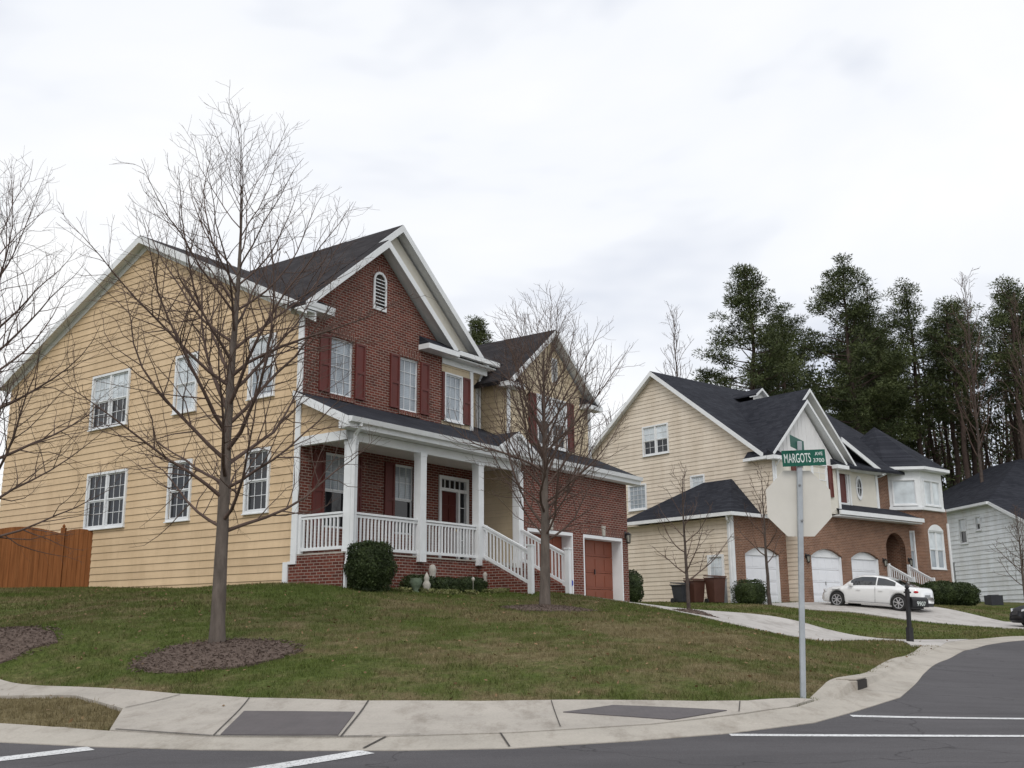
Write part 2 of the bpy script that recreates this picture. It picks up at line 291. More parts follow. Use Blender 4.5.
# ------------------------------------------------------------------ mesh helpers
class MB:
    def __init__(s, zb=0.0): s.v = []; s.f = []; s.zb = zb
    def add(s, vs, fs):
        n = len(s.v); s.v += [(p[0], p[1], p[2] - s.zb) for p in vs]; s.f += [tuple(n + i for i in f) for f in fs]
    def poly(s, pts): s.add(pts, [tuple(range(len(pts)))])
    def box(s, x0, x1, y0, y1, z0, z1):
        vs = [(x, y, z) for z in (z0, z1) for x, y in ((x0, y0), (x1, y0), (x1, y1), (x0, y1))]
        s.add(vs, [(3, 2, 1, 0), (4, 5, 6, 7), (0, 1, 5, 4), (1, 2, 6, 5), (2, 3, 7, 6), (3, 0, 4, 7)])
    def prism(s, pts, d):
        """pts: planar polygon, d: extrusion vector"""
        n = len(pts); q = [(p[0] + d[0], p[1] + d[1], p[2] + d[2]) for p in pts]
        s.add(list(pts) + q, [tuple(range(n)), tuple(range(2 * n - 1, n - 1, -1))] + [(i, i + n, (i + 1) % n + n, (i + 1) % n) for i in range(n)])
    def bar(s, a, b, wd, ht=None, up=(0, 0, 1)):
        a, b = Vector(a), Vector(b); ht = ht or wd; d = (b - a).normalized(); upv = Vector(up)
        if abs(d.dot(upv)) > .98: upv = Vector((1, 0, 0))
        r = d.cross(upv).normalized() * wd / 2; u = r.cross(d).normalized() * ht / 2
        vs = [tuple(p + sr * r + su * u) for p in (a, b) for sr, su in ((-1, -1), (1, -1), (1, 1), (-1, 1))]
        s.add(vs, [(3, 2, 1, 0), (4, 5, 6, 7), (0, 1, 5, 4), (1, 2, 6, 5), (2, 3, 7, 6), (3, 0, 4, 7)])
    def tube(s, pts, rads, n=8, cap=True):
        pts = [Vector(p) for p in pts]; rings = []
        for i, p in enumerate(pts):
            d = (pts[min(i + 1, len(pts) - 1)] - pts[max(i - 1, 0)])
            d = d.normalized() if d.length > 1e-9 else Vector((0, 0, 1))
            a = Vector((1, 0, 0)) if abs(d.x) < .8 else Vector((0, 1, 0)); r = d.cross(a).normalized(); u = d.cross(r)
            k = rads[i] if hasattr(rads, '__len__') else rads
            rings.append([tuple(p + k * (math.cos(2 * PI * j / n) * r + math.sin(2 * PI * j / n) * u)) for j in range(n)])
        vs = [q for r_ in rings for q in r_]; fs = []
        for i in range(len(pts) - 1):
            for j in range(n): fs.append((i * n + j, i * n + (j + 1) % n, (i + 1) * n + (j + 1) % n, (i + 1) * n + j))
        if cap: fs += [tuple(range(n))[::-1], tuple(range((len(pts) - 1) * n, len(pts) * n))]
        s.add(vs, fs)
    def lathe(s, prof, cx, cy, n=16):
        vs = [(cx + r * math.cos(2 * PI * j / n), cy + r * math.sin(2 * PI * j / n), z) for r, z in prof for j in range(n)]
        fs = [(i * n + j, i * n + (j + 1) % n, (i + 1) * n + (j + 1) % n, (i + 1) * n + j) for i in range(len(prof) - 1) for j in range(n)]
        fs += [tuple(range(n))[::-1], tuple(range((len(prof) - 1) * n, len(prof) * n))]
        s.add(vs, fs)
    def build(s, name, mat, parent=None, smooth=False, loc=None, bevel=0):
        me = bpy.data.meshes.new(name); me.from_pydata(s.v, [], s.f); me.validate(); me.update()
        o = bpy.data.objects.new(name, me); sc.collection.objects.link(o)
        me.materials.append(M[mat] if isinstance(mat, str) else mat)
        if smooth: me.polygons.foreach_set('use_smooth', [True] * len(me.polygons))
        if parent: o.parent = parent
        if loc: o.location = loc
        if bevel:
            b = o.modifiers.new('bevel', 'BEVEL'); b.width = bevel; b.segments = 2; b.limit_method = 'ANGLE'
        return o
def npmesh(name, V, F, mat, parent=None, smooth=False):
    me = bpy.data.meshes.new(name); V = np.asarray(V, np.float32); F = np.asarray(F, np.int32); k = F.shape[1]
    me.vertices.add(len(V)); me.vertices.foreach_set('co', V.ravel()); me.loops.add(F.size); me.loops.foreach_set('vertex_index', F.ravel())
    me.polygons.add(len(F)); me.polygons.foreach_set('loop_start', np.arange(0, F.size, k, dtype=np.int32))
    if smooth: me.polygons.foreach_set('use_smooth', np.ones(len(F), bool))
    me.update(calc_edges=True); me.materials.append(M[mat])
    o = bpy.data.objects.new(name, me); sc.collection.objects.link(o)
    if parent: o.parent = parent
    return o
def tag(o, label=None, cat=None, group=None, kind=None):
    if label: o['label'] = label
    if cat: o['category'] = cat
    if group: o['group'] = group
    if kind: o['kind'] = kind
    return o
def empty(name, loc, rz=0, **k):
    o = bpy.data.objects.new(name, None); o.empty_display_size = .3; sc.collection.objects.link(o)
    o.location = loc; o.rotation_euler = (0, 0, rz); return tag(o, **k)

# ------------------------------------------------------------------ terrain (heights relative to the eye, +CH when built)
def P(y): return np.interp(y, [-60, 0, 14, 26, 50, 120], [-2.6, -1.55, -.92, -.56, -.3, .5])
ASPH = [(-60, 26), (-30, 17.6), (-12, 12.6), (-7.5, 11.25), (-4.94, 10.58), (-3.85, 10.24), (-2.86, 10.02), (-1.93, 9.92), (-1.03, 9.88), (-.03, 9.94), (1.09, 10.3),
        (2.05, 10.72), (3.08, 11.42), (3.85, 12.26), (4.73, 13.44), (6.25, 16.68), (7.83, 19.82), (9.51, 22.9), (10.84, 24.9), (12.15, 26.6),
        (14.8, 29.4), (18.5, 32.2), (24, 35), (32, 38), (60, 46)]
JOINT = [(-60, 27.4), (-30, 19.0), (-12, 13.9), (-7.5, 12.4), (-5.49, 11.75), (-5.12, 11.6), (-3.93, 11.05), (-2.92, 10.62), (-1.76, 10.48), (-1.35, 10.5), (-.03, 10.7), (1.38, 11.2),
         (2.5, 11.8), (3.17, 12.3), (3.78, 13.12), (4.55, 14.4), (5.31, 15.9), (7.5, 20.2), (9.4, 23.9), (10.4, 26.0), (11.7, 27.9), (14.2, 30.8), (18, 33.9), (23.5, 36.8), (31.6, 39.9), (59.6, 48)]
LAWN = [(-60, 33), (-30, 24.5), (-12, 18.6), (-7.44, 15.76), (-6.05, 14.84), (-4.17, 13.62), (-3.2, 13.15), (-1.81, 12.75), (-.4, 12.62), (.6, 12.66), (1.5, 12.55), (2.1, 12.44), (2.73, 12.42), (3.0, 12.6),
        (3.62, 13.22), (4.38, 14.5), (5.14, 16.0), (7.32, 20.3), (8.75, 23.3)]
ASPH = [(x, y - .12 if abs(x) < 6 and y < 12 else y) for x, y in ASPH]; JOINT = [(x, y - .12 if -6 < x < 2 and y < 12 else y) for x, y in JOINT]
CPL = []
for q in ASPH: CPL.append((q[0], q[1], float(P(q[1]))))
for q in JOINT: CPL.append((q[0], q[1], float(P(q[1])) + .02))
for q in LAWN: CPL.append((q[0], q[1], float(P(q[1])) + .08))
for x, y in [(-30, 8), (-15, 5), (-5, 4), (5, 5), (15, 8), (0, -10), (-30, -15), (30, -15), (40, 0), (25, 15), (14, 15), (17, 22), (22, 28), (30, 30), (40, 34), (8, 10), (11, 17), (0, 8), (-10, 9), (4, 9), (60, 30), (45, 10), (18, 10)]:
    CPL.append((x, y, float(P(y))))
CPL += [(-4.79, 17.4, -.21), (.69, 24, .30), (-8.1, 17, -.18), (-3.0, 14.6, -.62), (0, 14.6, -.6), (1.8, 14.2, -.66), (-1, 18, -.15), (2.2, 18, -.28), (3.6, 17.2, -.45), (5.2, 19.5, -.40), (3.2, 21.5, .08), (6.4, 22.5, -.45),
        (-5.29, 25.8, 1.0), (-12.25, 30.86, 1.12), (-3.99, 24.87, .88), (-1.06, 28.9, .86), (.83, 28.8, .82), (2.0, 31.9, .70), (3.82, 35.6, .66), (-7.2, 43.6, 1.0), (-16.6, 34, 1.2), (-25, 31, 1.15), (-12, 22.5, .35), (-20, 21, .15), (-30, 26, .4),
        (-9, 26.5, .85), (-4, 22, .42), (-.5, 26.6, .62), (-40, 45, 1.5), (-10, 60, 1.4),
        (4.14, 35.27, .60), (4.86, 34.75, .48), (6.21, 33.77, .32), (7.76, 32.64, .15), (8.51, 32.1, -.02), (9.23, 31.5, -.3), (10.11, 30.9, -.50),
        (4.41, 28.03, .25), (5.24, 27.43, .06), (6.3, 26.4, -.30), (7.4, 25.6, -.50), (4.1, 27.4, .25), (4.7, 26.4, .09), (5.9, 25.2, -.27), (7.2, 24.7, -.50), (2.7, 29.4, .60), (3.2, 31.7, .60),
        (7.6, 24.8, -.42), (8.75, 24.4, -.47), (9.3, 26.3, -.54), (9.6, 28.5, -.53), (3.0, 26.5, .42), (4.6, 24.4, -.02),
        (9.27, 45, .75), (5.47, 49.5, .92), (12.6, 46.9, .79), (18, 51.4, .8), (21.3, 53.7, .85), (3.6, 54.5, 1), (13.6, 62.9, 1), (10.0, 42, .62), (7, 40, .55), (8.5, 36.5, .38), (4.8, 40, .65),
        (11.9, 43, .42), (13.1, 42.5, .36), (14.5, 40, .02), (17.0, 37.2, -.30), (22, 36.6, -.42), (24.6, 38.6, -.40), (28, 42, .1), (14, 33, -.42), (18, 45.4, .5), (18.7, 41.6, -.08), (13.3, 44.4, .58), (15.1, 42.9, .37), (17, 46.5, .58),
        (10.5, 38, .25), (12, 34.5, -.1), (12.3, 30.9, -.45), (21, 47, .45), (25, 55, .5), (24, 60, .95), (32, 62, .9), (40, 75, 1), (0, 90, 1.3), (30, 100, 1.3), (-40, 100, 2), (70, 90, 1)]
_A = np.array(CPL); _X = _A[:, :2]; _n = len(_A)
def _K(r2): return np.where(r2 > 0, .5 * r2 * np.log(np.maximum(r2, 1e-12)), 0)
_Mx = np.zeros((_n + 3, _n + 3)); _Mx[:_n, :_n] = _K(((_X[:, None] - _X[None]) ** 2).sum(-1)) + np.eye(_n) * .35
_Mx[:_n, _n:] = np.c_[np.ones(_n), _X]; _Mx[_n:, :_n] = _Mx[:_n, _n:].T
_S = np.linalg.solve(_Mx, np.r_[_A[:, 2], 0, 0, 0])
def H(x, y):
    x = np.asarray(x, float); y = np.asarray(y, float); shp = x.shape; xf = x.ravel(); yf = y.ravel(); outz = np.empty(len(xf))
    for i in range(0, len(xf), 20000):
        a, b = xf[i:i + 20000], yf[i:i + 20000]
        d = (a[:, None] - _X[:, 0]) ** 2 + (b[:, None] - _X[:, 1]) ** 2
        outz[i:i + 20000] = _K(d) @ _S[:_n] + _S[_n] + _S[_n + 1] * a + _S[_n + 2] * b
    # far away the fit is replaced by a gentle constant ground
    far = np.clip((np.hypot(xf, yf - 30) - 75) / 40, 0, 1); outz = outz * (1 - far) + (1.2) * far
    outz = np.where(yf < -15, np.minimum(outz, -1.4), outz)
    return outz.reshape(shp)
def Hw(x, y): return float(H(np.array([x]), np.array([y]))[0]) + CH

GS = .25
def _axis(lo, hi, far):
    core = list(np.arange(lo, hi + 1e-6, GS)); a = []; st = GS; p = lo
    while p > -far: st *= 1.35; p -= st; a.append(p)
    b = []; st = GS; p = hi
    while p < far: st *= 1.35; p += st; b.append(p)
    return np.array(a[::-1] + core + b)
gx = _axis(-16, 26, 900); gy = _axis(6, 56, 900)
XX, YY = np.meshgrid(gx, gy); ZZ = H(XX, YY) + CH
nx, ny = len(gx), len(gy); idx = np.arange(nx * ny).reshape(ny, nx)
F = np.stack([idx[:-1, :-1], idx[:-1, 1:], idx[1:, 1:], idx[1:, :-1]], -1).reshape(-1, 4)
micro = (NP.rand(ny, nx) - .5) * .03
g = npmesh('lawn', np.stack([XX, YY, ZZ + micro * (np.hypot(XX, YY - 30) < 45)], -1).reshape(-1, 3), F, 'grass_ground', smooth=True); tag(g, kind='structure')

def inpoly(px, py, poly):
    r = np.zeros(len(px), bool); n = len(poly)
    for i in range(n):
        x1, y1 = poly[i]; x2, y2 = poly[(i + 1) % n]
        c = ((y1 > py) != (y2 > py)); xx = (x2 - x1) * (py - y1) / ((y2 - y1) if y2 != y1 else 1e-12) + x1
        r ^= c & (px < xx)
    return r
def clip_half(poly, ax, val, keep_less):
    o = []; n = len(poly)
    for i in range(n):
        a, b = poly[i], poly[(i + 1) % n]
        ia = (a[ax] <= val) if keep_less else (a[ax] >= val); ib = (b[ax] <= val) if keep_less else (b[ax] >= val)
        if ia: o.append(a)
        if ia != ib:
            t_ = (val - a[ax]) / (b[ax] - a[ax]); o.append((a[0] + (b[0] - a[0]) * t_, a[1] + (b[1] - a[1]) * t_))
    return o
def sheet(name, poly, off, mat, g=.5, skirt=.12, lift=None):
    """drape a polygon over the terrain at height off: strips in y, cells in x"""
    vs, fs = [], []; P_ = [tuple(map(float, p)) for p in poly]
    ys = [p[1] for p in P_]; pts = []; faces = []
    y0, y1 = min(ys), max(ys)
    lim = lambda a, b: np.arange(math.floor(a / g) * g, b + g, g)
    for yy in lim(y0, y1):
        row = clip_half(clip_half(P_, 1, yy, False), 1, yy + g, True)
        if len(row) < 3: continue
        xs = [p[0] for p in row]
        for xx in lim(min(xs), max(xs)):
            c = clip_half(clip_half(row, 0, xx, False), 0, xx + g, True)
            cc = []
            for p in c:
                if not cc or abs(p[0] - cc[-1][0]) + abs(p[1] - cc[-1][1]) > 1e-5: cc.append(p)
            if len(cc) > 1 and abs(cc[0][0] - cc[-1][0]) + abs(cc[0][1] - cc[-1][1]) < 1e-5: cc.pop()
            if len(cc) < 3: continue
            ar = sum(cc[i][0] * cc[(i + 1) % len(cc)][1] - cc[(i + 1) % len(cc)][0] * cc[i][1] for i in range(len(cc)))
            if abs(ar) < 1e-7: continue
            if ar < 0: cc = cc[::-1]
            faces.append(list(range(len(pts), len(pts) + len(cc)))); pts += cc
    A = np.array(pts); z = H(A[:, 0], A[:, 1]) + CH + off
    if lift is not None: z = z + lift(A[:, 0], A[:, 1])
    mb = MB(); mb.v = [(a[0], a[1], zz) for a, zz in zip(A, z)]; mb.f = [tuple(f) for f in faces]
    if skirt:
        n = len(P_)
        for i in range(n):
            a, b = P_[i], P_[(i + 1) % n]; k = max(1, int(math.hypot(b[0] - a[0], b[1] - a[1]) / g))
            if k > 200: continue
            q = [(a[0] + (b[0] - a[0]) * j / k, a[1] + (b[1] - a[1]) * j / k) for j in range(k + 1)]
            Q = np.array(q); zq = H(Q[:, 0], Q[:, 1]) + CH + off
            if lift is not None: zq = zq + lift(Q[:, 0], Q[:, 1])
            for j in range(k): mb.add([(q[j][0], q[j][1], zq[j]), (q[j + 1][0], q[j + 1][1], zq[j + 1]), (q[j + 1][0], q[j + 1][1], zq[j + 1] - skirt), (q[j][0], q[j][1], zq[j] - skirt)], [(0, 1, 2, 3)])
    o = mb.build(name, mat)
    import bmesh
    bm = bmesh.new(); bm.from_mesh(o.data); bmesh.ops.remove_doubles(bm, verts=bm.verts, dist=1e-4); bmesh.ops.recalc_face_normals(bm, faces=bm.faces)
    bm.to_mesh(o.data); bm.free(); tag(o, kind='structure'); return o
sub = lambda L_, x0: [p for p in L_ if p[0] >= x0]
ROAD = sub(ASPH, -30) + [(60, 36), (40, 28), (28, 22), (21, 15), (21, 8), (30, 3), (30, -10), (-30, -10)]
sheet('road', ROAD, .026, 'asphalt', .5, .1)
GUT = sub(ASPH, -30) + sub(JOINT, -30)[::-1]
sheet('gutter', GUT, .034, 'concrete_pale', .25, .1)
# sidewalk: ramp slab in front, then the walk on the left splits round a grass strip
SW_MAIN = [(-4.05, 11.0), (-2.92, 10.52), (-1.76, 10.38), (-1.35, 10.40), (-.03, 10.60), (1.38, 11.10), (2.45, 11.80), (3.05, 12.22), (3.50, 12.82), (3.30, 12.80), (2.95, 12.62), (2.65, 12.46), (2.1, 12.44), (1.5, 12.55), (.6, 12.66), (-.4, 12.62), (-1.81, 12.75),
           (-3.2, 13.15), (-4.17, 13.62), (-6.05, 14.84), (-7.44, 15.76), (-12, 18.6), (-30, 24.5), (-30, 23.0), (-12, 17.2), (-6.89, 14.55), (-5.6, 13.95), (-4.52, 12.64)]
sheet('sidewalk', SW_MAIN, .042, 'concrete', .25, .1)
# concrete apron where both driveways meet the street
APRON = [(8.55, 23.35), (9.45, 24.0), (10.42, 26.05), (11.68, 27.9), (11.9, 28.3), (11.0, 29.6), (10.2, 30.95), (9.2, 31.6), (8.4, 29.0), (7.45, 25.9), (7.3, 25.0), (9.1, 25.9), (8.9, 24.9)]
sheet('driveway_apron', APRON, .040, 'concrete_drive', .25, .1)
DRIVE1 = [(-1.3, 31.9), (2.0, 29.6), (4.41, 28.05), (5.0, 27.2), (6.2, 26.2), (7.3, 25.5), (8.4, 29.0), (9.2, 31.6), (8.51, 32.1), (7.76, 32.66), (6.21, 33.8), (4.86, 34.8), (3.9, 35.6)]
DRIVE1 = [(.2, 30.3), (2.3, 29.0), (4.0, 27.6), (4.7, 26.4), (5.9, 25.2), (7.1, 24.7)] + DRIVE1[6:] 
sheet('driveway', DRIVE1, .036, 'concrete_drive', .25, .1)
DRIVE2 = [(9.6, 44.3), (11.4, 43.2), (13.1, 42.4), (14.5, 40), (16.6, 37.4), (19.5, 35.9), (22.2, 36.2), (25.8, 37.9), (23.6, 39.6), (18.9, 41.5), (18.0, 45.3), (18.2, 48.2), (17.2, 50.7), (12.6, 46.9), (9.5, 44.9)]
sheet('driveway', DRIVE2, .038, 'concrete_drive', .25, .1)
# raised curb from the ramp round the corner to the driveway
CURB = [(3.55, 12.86), (3.95, 13.55), (4.47, 14.5), (5.24, 15.98), (7.43, 20.28), (8.8, 23.1), (9.2, 23.9)]
def strip(path, w_, name, off, mat, hfun, skirt=.25):
    pts = [Vector((p[0], p[1])) for p in path]; dense = []
    for a, b in zip(pts[:-1], pts[1:]):
        k = max(1, int((b - a).length / .2)); dense += [a + (b - a) * j / k for j in range(k)]
    dense.append(pts[-1]); mb = MB(); rows = []; acc = 0; tot = sum((b - a).length for a, b in zip(dense[:-1], dense[1:]))
    for i, p in enumerate(dense):
        d = (dense[min(i + 1, len(dense) - 1)] - dense[max(i - 1, 0)]).normalized(); n = Vector((-d.y, d.x))
        if i: acc += (p - dense[i - 1]).length
        h = hfun(acc, tot); z = Hw(p.x, p.y)
        rows.append([(p.x - n.x * w_ * .75, p.y - n.y * w_ * .75, z - .02), (p.x - n.x * w_ * .5, p.y - n.y * w_ * .5, z + off + h * .82), (p.x - n.x * w_ * .28, p.y - n.y * w_ * .28, z + off + h),
                     (p.x + n.x * w_ / 2, p.y + n.y * w_ / 2, z + off + h), (p.x + n.x * w_ / 2, p.y + n.y * w_ / 2, z - skirt)])
    for a, b in zip(rows[:-1], rows[1:]):
        for j in range(4): mb.add([a[j], b[j], b[j + 1], a[j + 1]], [(0, 1, 2, 3)])
    mb.poly(rows[0]); mb.poly(rows[-1][::-1])
    return tag(mb.build(name, mat), kind='structure')
strip(CURB, .26, 'curb', .045, 'concrete_pale', lambda a, t_: -.035 + .125 * min(1, max(0, a / 1.1)) * (1 if a < 1.7 else max(.25, 1 - (a - 1.7) / 3.0)))
# joints and marks
def line(name, pts, w_, off, mat):
    mb = MB()
    for a, b in zip(pts[:-1], pts[1:]):
        a, b = Vector(a), Vector(b); k = max(1, int((b - a).length / .4)); n = (b - a).normalized(); n = Vector((-n.y, n.x)) * w_ / 2
        for j in range(k):
            p, q = a + (b - a) * j / k, a + (b - a) * (j + 1) / k
            mb.add([(r.x, r.y, Hw(r.x, r.y) + off) for r in (p - n, q - n, q + n, p + n)], [(0, 1, 2, 3)])
    return tag(mb.build(name, mat), kind='structure')
line('pavement_joint', [(-4.0, 11.01), (-2.92, 10.53), (-1.76, 10.39), (-1.35, 10.41)], 0.0270, .050, 'joint')
line('pavement_joint', [(-1.35, 10.41), (-.9, 10.50)], 0.0120, .050, 'joint')
line('pavement_joint', [(-1.64, 10.38), (-1.70, 12.72)], 0.0180, .050, 'joint')
line('pavement_joint', [(-2.88, 10.52), (-3.18, 13.1)], 0.0132, .050, 'joint')
line('pavement_joint', [(-4.5, 12.66), (-4.15, 13.55)], 0.0180, .050, 'joint')
line('pavement_joint', [(-1.35, 9.84), (-1.22, 10.4)], 0.0240, .042, 'joint')
line('pavement_joint', [(-.05, 9.87), (-.14, 10.58)], 0.0180, .042, 'joint')
line('pavement_joint', [(.45, 10.9), (.42, 12.6)], 0.0108, .050, 'joint')
line('pavement_joint', [(2.42, 11.85), (2.55, 12.4)], 0.0120, .050, 'joint')
line('pavement_joint', [(-8.2, 15.35), (-8.5, 16.35)], 0.0120, .050, 'joint')
for a, b in (((5.0, 13.9), (4.1, 14.1)), ((6.9, 17.9), (6.3, 18.2)), ((8.6, 21.2), (7.9, 21.5))): line('pavement_joint', [a, b], 0.0120, .042, 'joint')
line('crosswalk_marking', [(2.05, 10.52), (4.9, 10.42), (14, 10.1)], .13, .031, 'paint')
line('crosswalk_marking', [(3.62, 11.83), (5.6, 11.75), (14, 11.4)], .13, .031, 'paint')
line('crosswalk_marking', [(-3.86, 10.05), (-4.40, 9.62), (-6.4, 8.0)], .22, .031, 'paint')
line('crosswalk_marking', [(-1.30, 9.72), (-1.95, 9.10), (-3.2, 7.9)], .22, .031, 'paint')
sheet('tactile_paving', [(-2.82, 10.55), (-1.68, 10.46), (-1.74, 11.95), (-3.0, 12.15)], .052, 'pad', .3, .02)
sheet('tactile_paving', [(.52, 11.84), (1.1, 12.25), (2.3, 11.9), (1.62, 11.32)], .052, 'pad', .3, .02)
# dark water stains in the gutter by the inlet
# ------------------------------------------------------------------ storm inlet in the curb
si = empty('storm_drain', (4.36, 14.22, Hw(4.36, 14.22) + .03), math.radians(60), label='concrete kerb inlet with a dark throat at the street corner', cat='storm drain')
mb = MB(); mb.box(-.30, .30, -.16, .10, .095, .125); mb.build('cover_slab', 'concrete_pale', si, bevel=.02)
for sx in (-.34, .27):
    mb = MB(); mb.box(sx, sx + .09, -.165, .10, -.1, .094); mb.build('cheek_wall', 'concrete_pale', si, bevel=.01)
mb = MB(); mb.box(-.268, .268, -.168, .08, -.1, .093); mb.build('throat', 'shade_dark', si)  # solid block, its dark colour painted in as the shade of the opening

# ------------------------------------------------------------------ house builders (local X along the front, Y to the back, Z relative to the eye minus base)
class Plane:
    def __init__(s, ox, oy, dx, dy):
        l = math.hypot(dx, dy); s.o = (ox, oy); s.d = (dx / l, dy / l); s.n = (s.d[1], -s.d[0])
    def p(s, u, z, out=0.0): return (s.o[0] + s.d[0] * u + s.n[0] * out, s.o[1] + s.d[1] * u + s.n[1] * out, z)
def pbox(mb, pl, u0, u1, z0, z1, a, b):
    vs = [pl.p(u, z, o_) for o_ in (a, b) for u, z in ((u0, z0), (u1, z0), (u1, z1), (u0, z1))]
    mb.add(vs, [(3, 2, 1, 0), (4, 5, 6, 7), (0, 1, 5, 4), (1, 2, 6, 5), (2, 3, 7, 6), (3, 0, 4, 7)])
def wall(mb, pl, poly, holes=(), course=None, depth=.12, lap=.017, cz=0.0):
    us = sorted({p[0] for p in poly} | {h[0] for h in holes} | {h[1] for h in holes})
    zs = {min(p[1] for p in poly), max(p[1] for p in poly)} | {h[2] for h in holes} | {h[3] for h in holes}
    zmin, zmax = min(zs), max(zs)
    if course:
        k = math.ceil((zmin - cz) / course)
        while cz + k * course < zmax: zs.add(round(cz + k * course, 5)); k += 1
    zs = sorted(zs)
    # merge nearly equal levels
    zz = [zs[0]]
    for z in zs[1:]:
        if z - zz[-1] > 1e-4: zz.append(z)
    for i in range(len(us) - 1):
        col = clip_half(clip_half(list(poly), 0, us[i], False), 0, us[i + 1], True)
        if len(col) < 3: continue
        for j in range(len(zz) - 1):
            za, zb = zz[j], zz[j + 1]; uc, zc = (us[i] + us[i + 1]) / 2, (za + zb) / 2
            if any(h[0] < uc < h[1] and h[2] < zc < h[3] for h in holes): continue
            c = clip_half(clip_half(col, 1, za, False), 1, zb, True); cc = []
            for p in c:
                if not cc or abs(p[0] - cc[-1][0]) + abs(p[1] - cc[-1][1]) > 1e-6: cc.append(p)
            if len(cc) > 1 and abs(cc[0][0] - cc[-1][0]) + abs(cc[0][1] - cc[-1][1]) < 1e-6: cc.pop()
            if len(cc) < 3: continue
            if course:
                base = cz + math.floor((zc - cz) / course) * course
                f_ = lambda z: lap * (1 - (z - base) / course)
            else: f_ = lambda z: 0.0
            mb.poly([pl.p(u, z, f_(z)) for u, z in cc])
            if course and abs(za - base) < 1e-4:
                bu = [p[0] for p in cc if abs(p[1] - za) < 1e-5]
                if len(bu) >= 2: mb.poly([pl.p(min(bu), za, 0), pl.p(max(bu), za, 0), pl.p(max(bu), za, lap), pl.p(min(bu), za, lap)])
    for h in holes:
        a, b, c_, d_ = h[:4]
        for q in (((a, c_), (b, c_)), ((b, c_), (b, d_)), ((b, d_), (a, d_)), ((a, d_), (a, c_))):
            mb.poly([pl.p(*q[0], lap if course else 0), pl.p(*q[1], lap if course else 0), pl.p(*q[1], -depth), pl.p(*q[0], -depth)])
def window(par, pl, u0, u1, z0, z1, out=0.0, lites=1, nx=2, nz=2, top='pane_dark', bot='pane_dark', zb=0, casing=.07, both=True, single=False, proud=.045):
    """frame with casing, sashes, muntins; the glass panes are sub-parts"""
    f = MB(zb); o1 = out + proud
    for a in ((u0 - casing, u0, z0 - casing, z1 + casing), (u1, u1 + casing, z0 - casing, z1 + casing), (u0, u1, z1, z1 + casing), (u0, u1, z0 - casing, z0)): pbox(f, pl, *a, out - .09, o1)
    pbox(f, pl, u0 - casing - .02, u1 + casing + .02, z0 - casing - .03, z0 - casing - .001, out - .02, o1 + .03)
    W = (u1 - u0) / lites; zm = (z0 + z1) / 2; panes = []
    for k in range(lites):
        a, b = u0 + k * W, u0 + (k + 1) * W
        if k: pbox(f, pl, a - .045, a + .045, z0 + .001, z1 - .001, out - .085, out + .03); a += .045
        if k < lites - 1: b -= .045
        halves = [(z0, z1, top)] if single else [(zm, z1, top), (z0, zm, bot)]
        for hi, (za, zb_, pm) in enumerate(halves):
            oo = out - (.015 if hi == 0 else .04); s_ = .035
            for q in ((a, a + s_, za, zb_), (b - s_, b, za, zb_), (a + s_, b - s_, zb_ - s_, zb_), (a + s_, b - s_, za, za + s_)): pbox(f, pl, *q, oo - .03, oo + .012)
            if hi == 0 or both:
                for i in range(1, nx): uu = a + (b - a) * i / nx; pbox(f, pl, uu - .007, uu + .007, za + s_, zb_ - s_, oo - .012, oo + .004)
                for j in range(1, nz): z_ = za + (zb_ - za) * j / nz; pbox(f, pl, a + s_, b - s_, z_ - .007, z_ + .007, oo - .012, oo + .004)
            panes.append((a + s_ * .5, b - s_ * .5, za + s_ * .5, zb_ - s_ * .5, oo - .014, pm))
    fo = f.build('window', 'trim', par)
    for a, b, za, zb_, oo, pm in panes:
        m = MB(zb); pbox(m, pl, a, b, za, zb_, oo - .012, oo); m.build('pane', pm, fo)
    return fo
def shutter(par, pl, u0, u1, z0, z1, out, zb):
    m = MB(zb); pbox(m, pl, u0, u1, z0, z1, out, out + .03); s = .06; zm = z0 + (z1 - z0) * .48
    for q in ((u0, u0 + s, z0, z1), (u1 - s, u1, z0, z1), (u0 + s, u1 - s, z0, z0 + s), (u0 + s, u1 - s, z1 - s, z1), (u0 + s, u1 - s, zm - .04, zm + .04)): pbox(m, pl, *q, out + .0301, out + .05)
    m.build('shutter', 'shutter', par)
def slab(mb, pts, th=.12):
    """roof slab from top polygon, thickness downwards"""
    mb.prism(list(pts), (0, 0, -th))
def railing(par, a, b, h, zb, n=None, post=None, name='railing'):
    """a, b: foot points (x,y,z) of the walking surface"""
    a, b = Vector(a), Vector(b); up = Vector((0, 0, 1)); m = MB(zb); L_ = (b - a).length
    m.bar(a + up * h, b + up * h, .085, .05); m.bar(a + up * (h - .07), b + up * (h - .07), .04, .06); m.bar(a + up * .1, b + up * .1, .05, .075)
    r = m.build(name, 'trim', par); n = n or int(L_ / .125)
    for i in range(1, n):
        p = a + (b - a) * i / n; q = MB(zb); q.bar(p + up * .10, p + up * (h - .05), .036); q.build('baluster', 'trim', r)
    return r
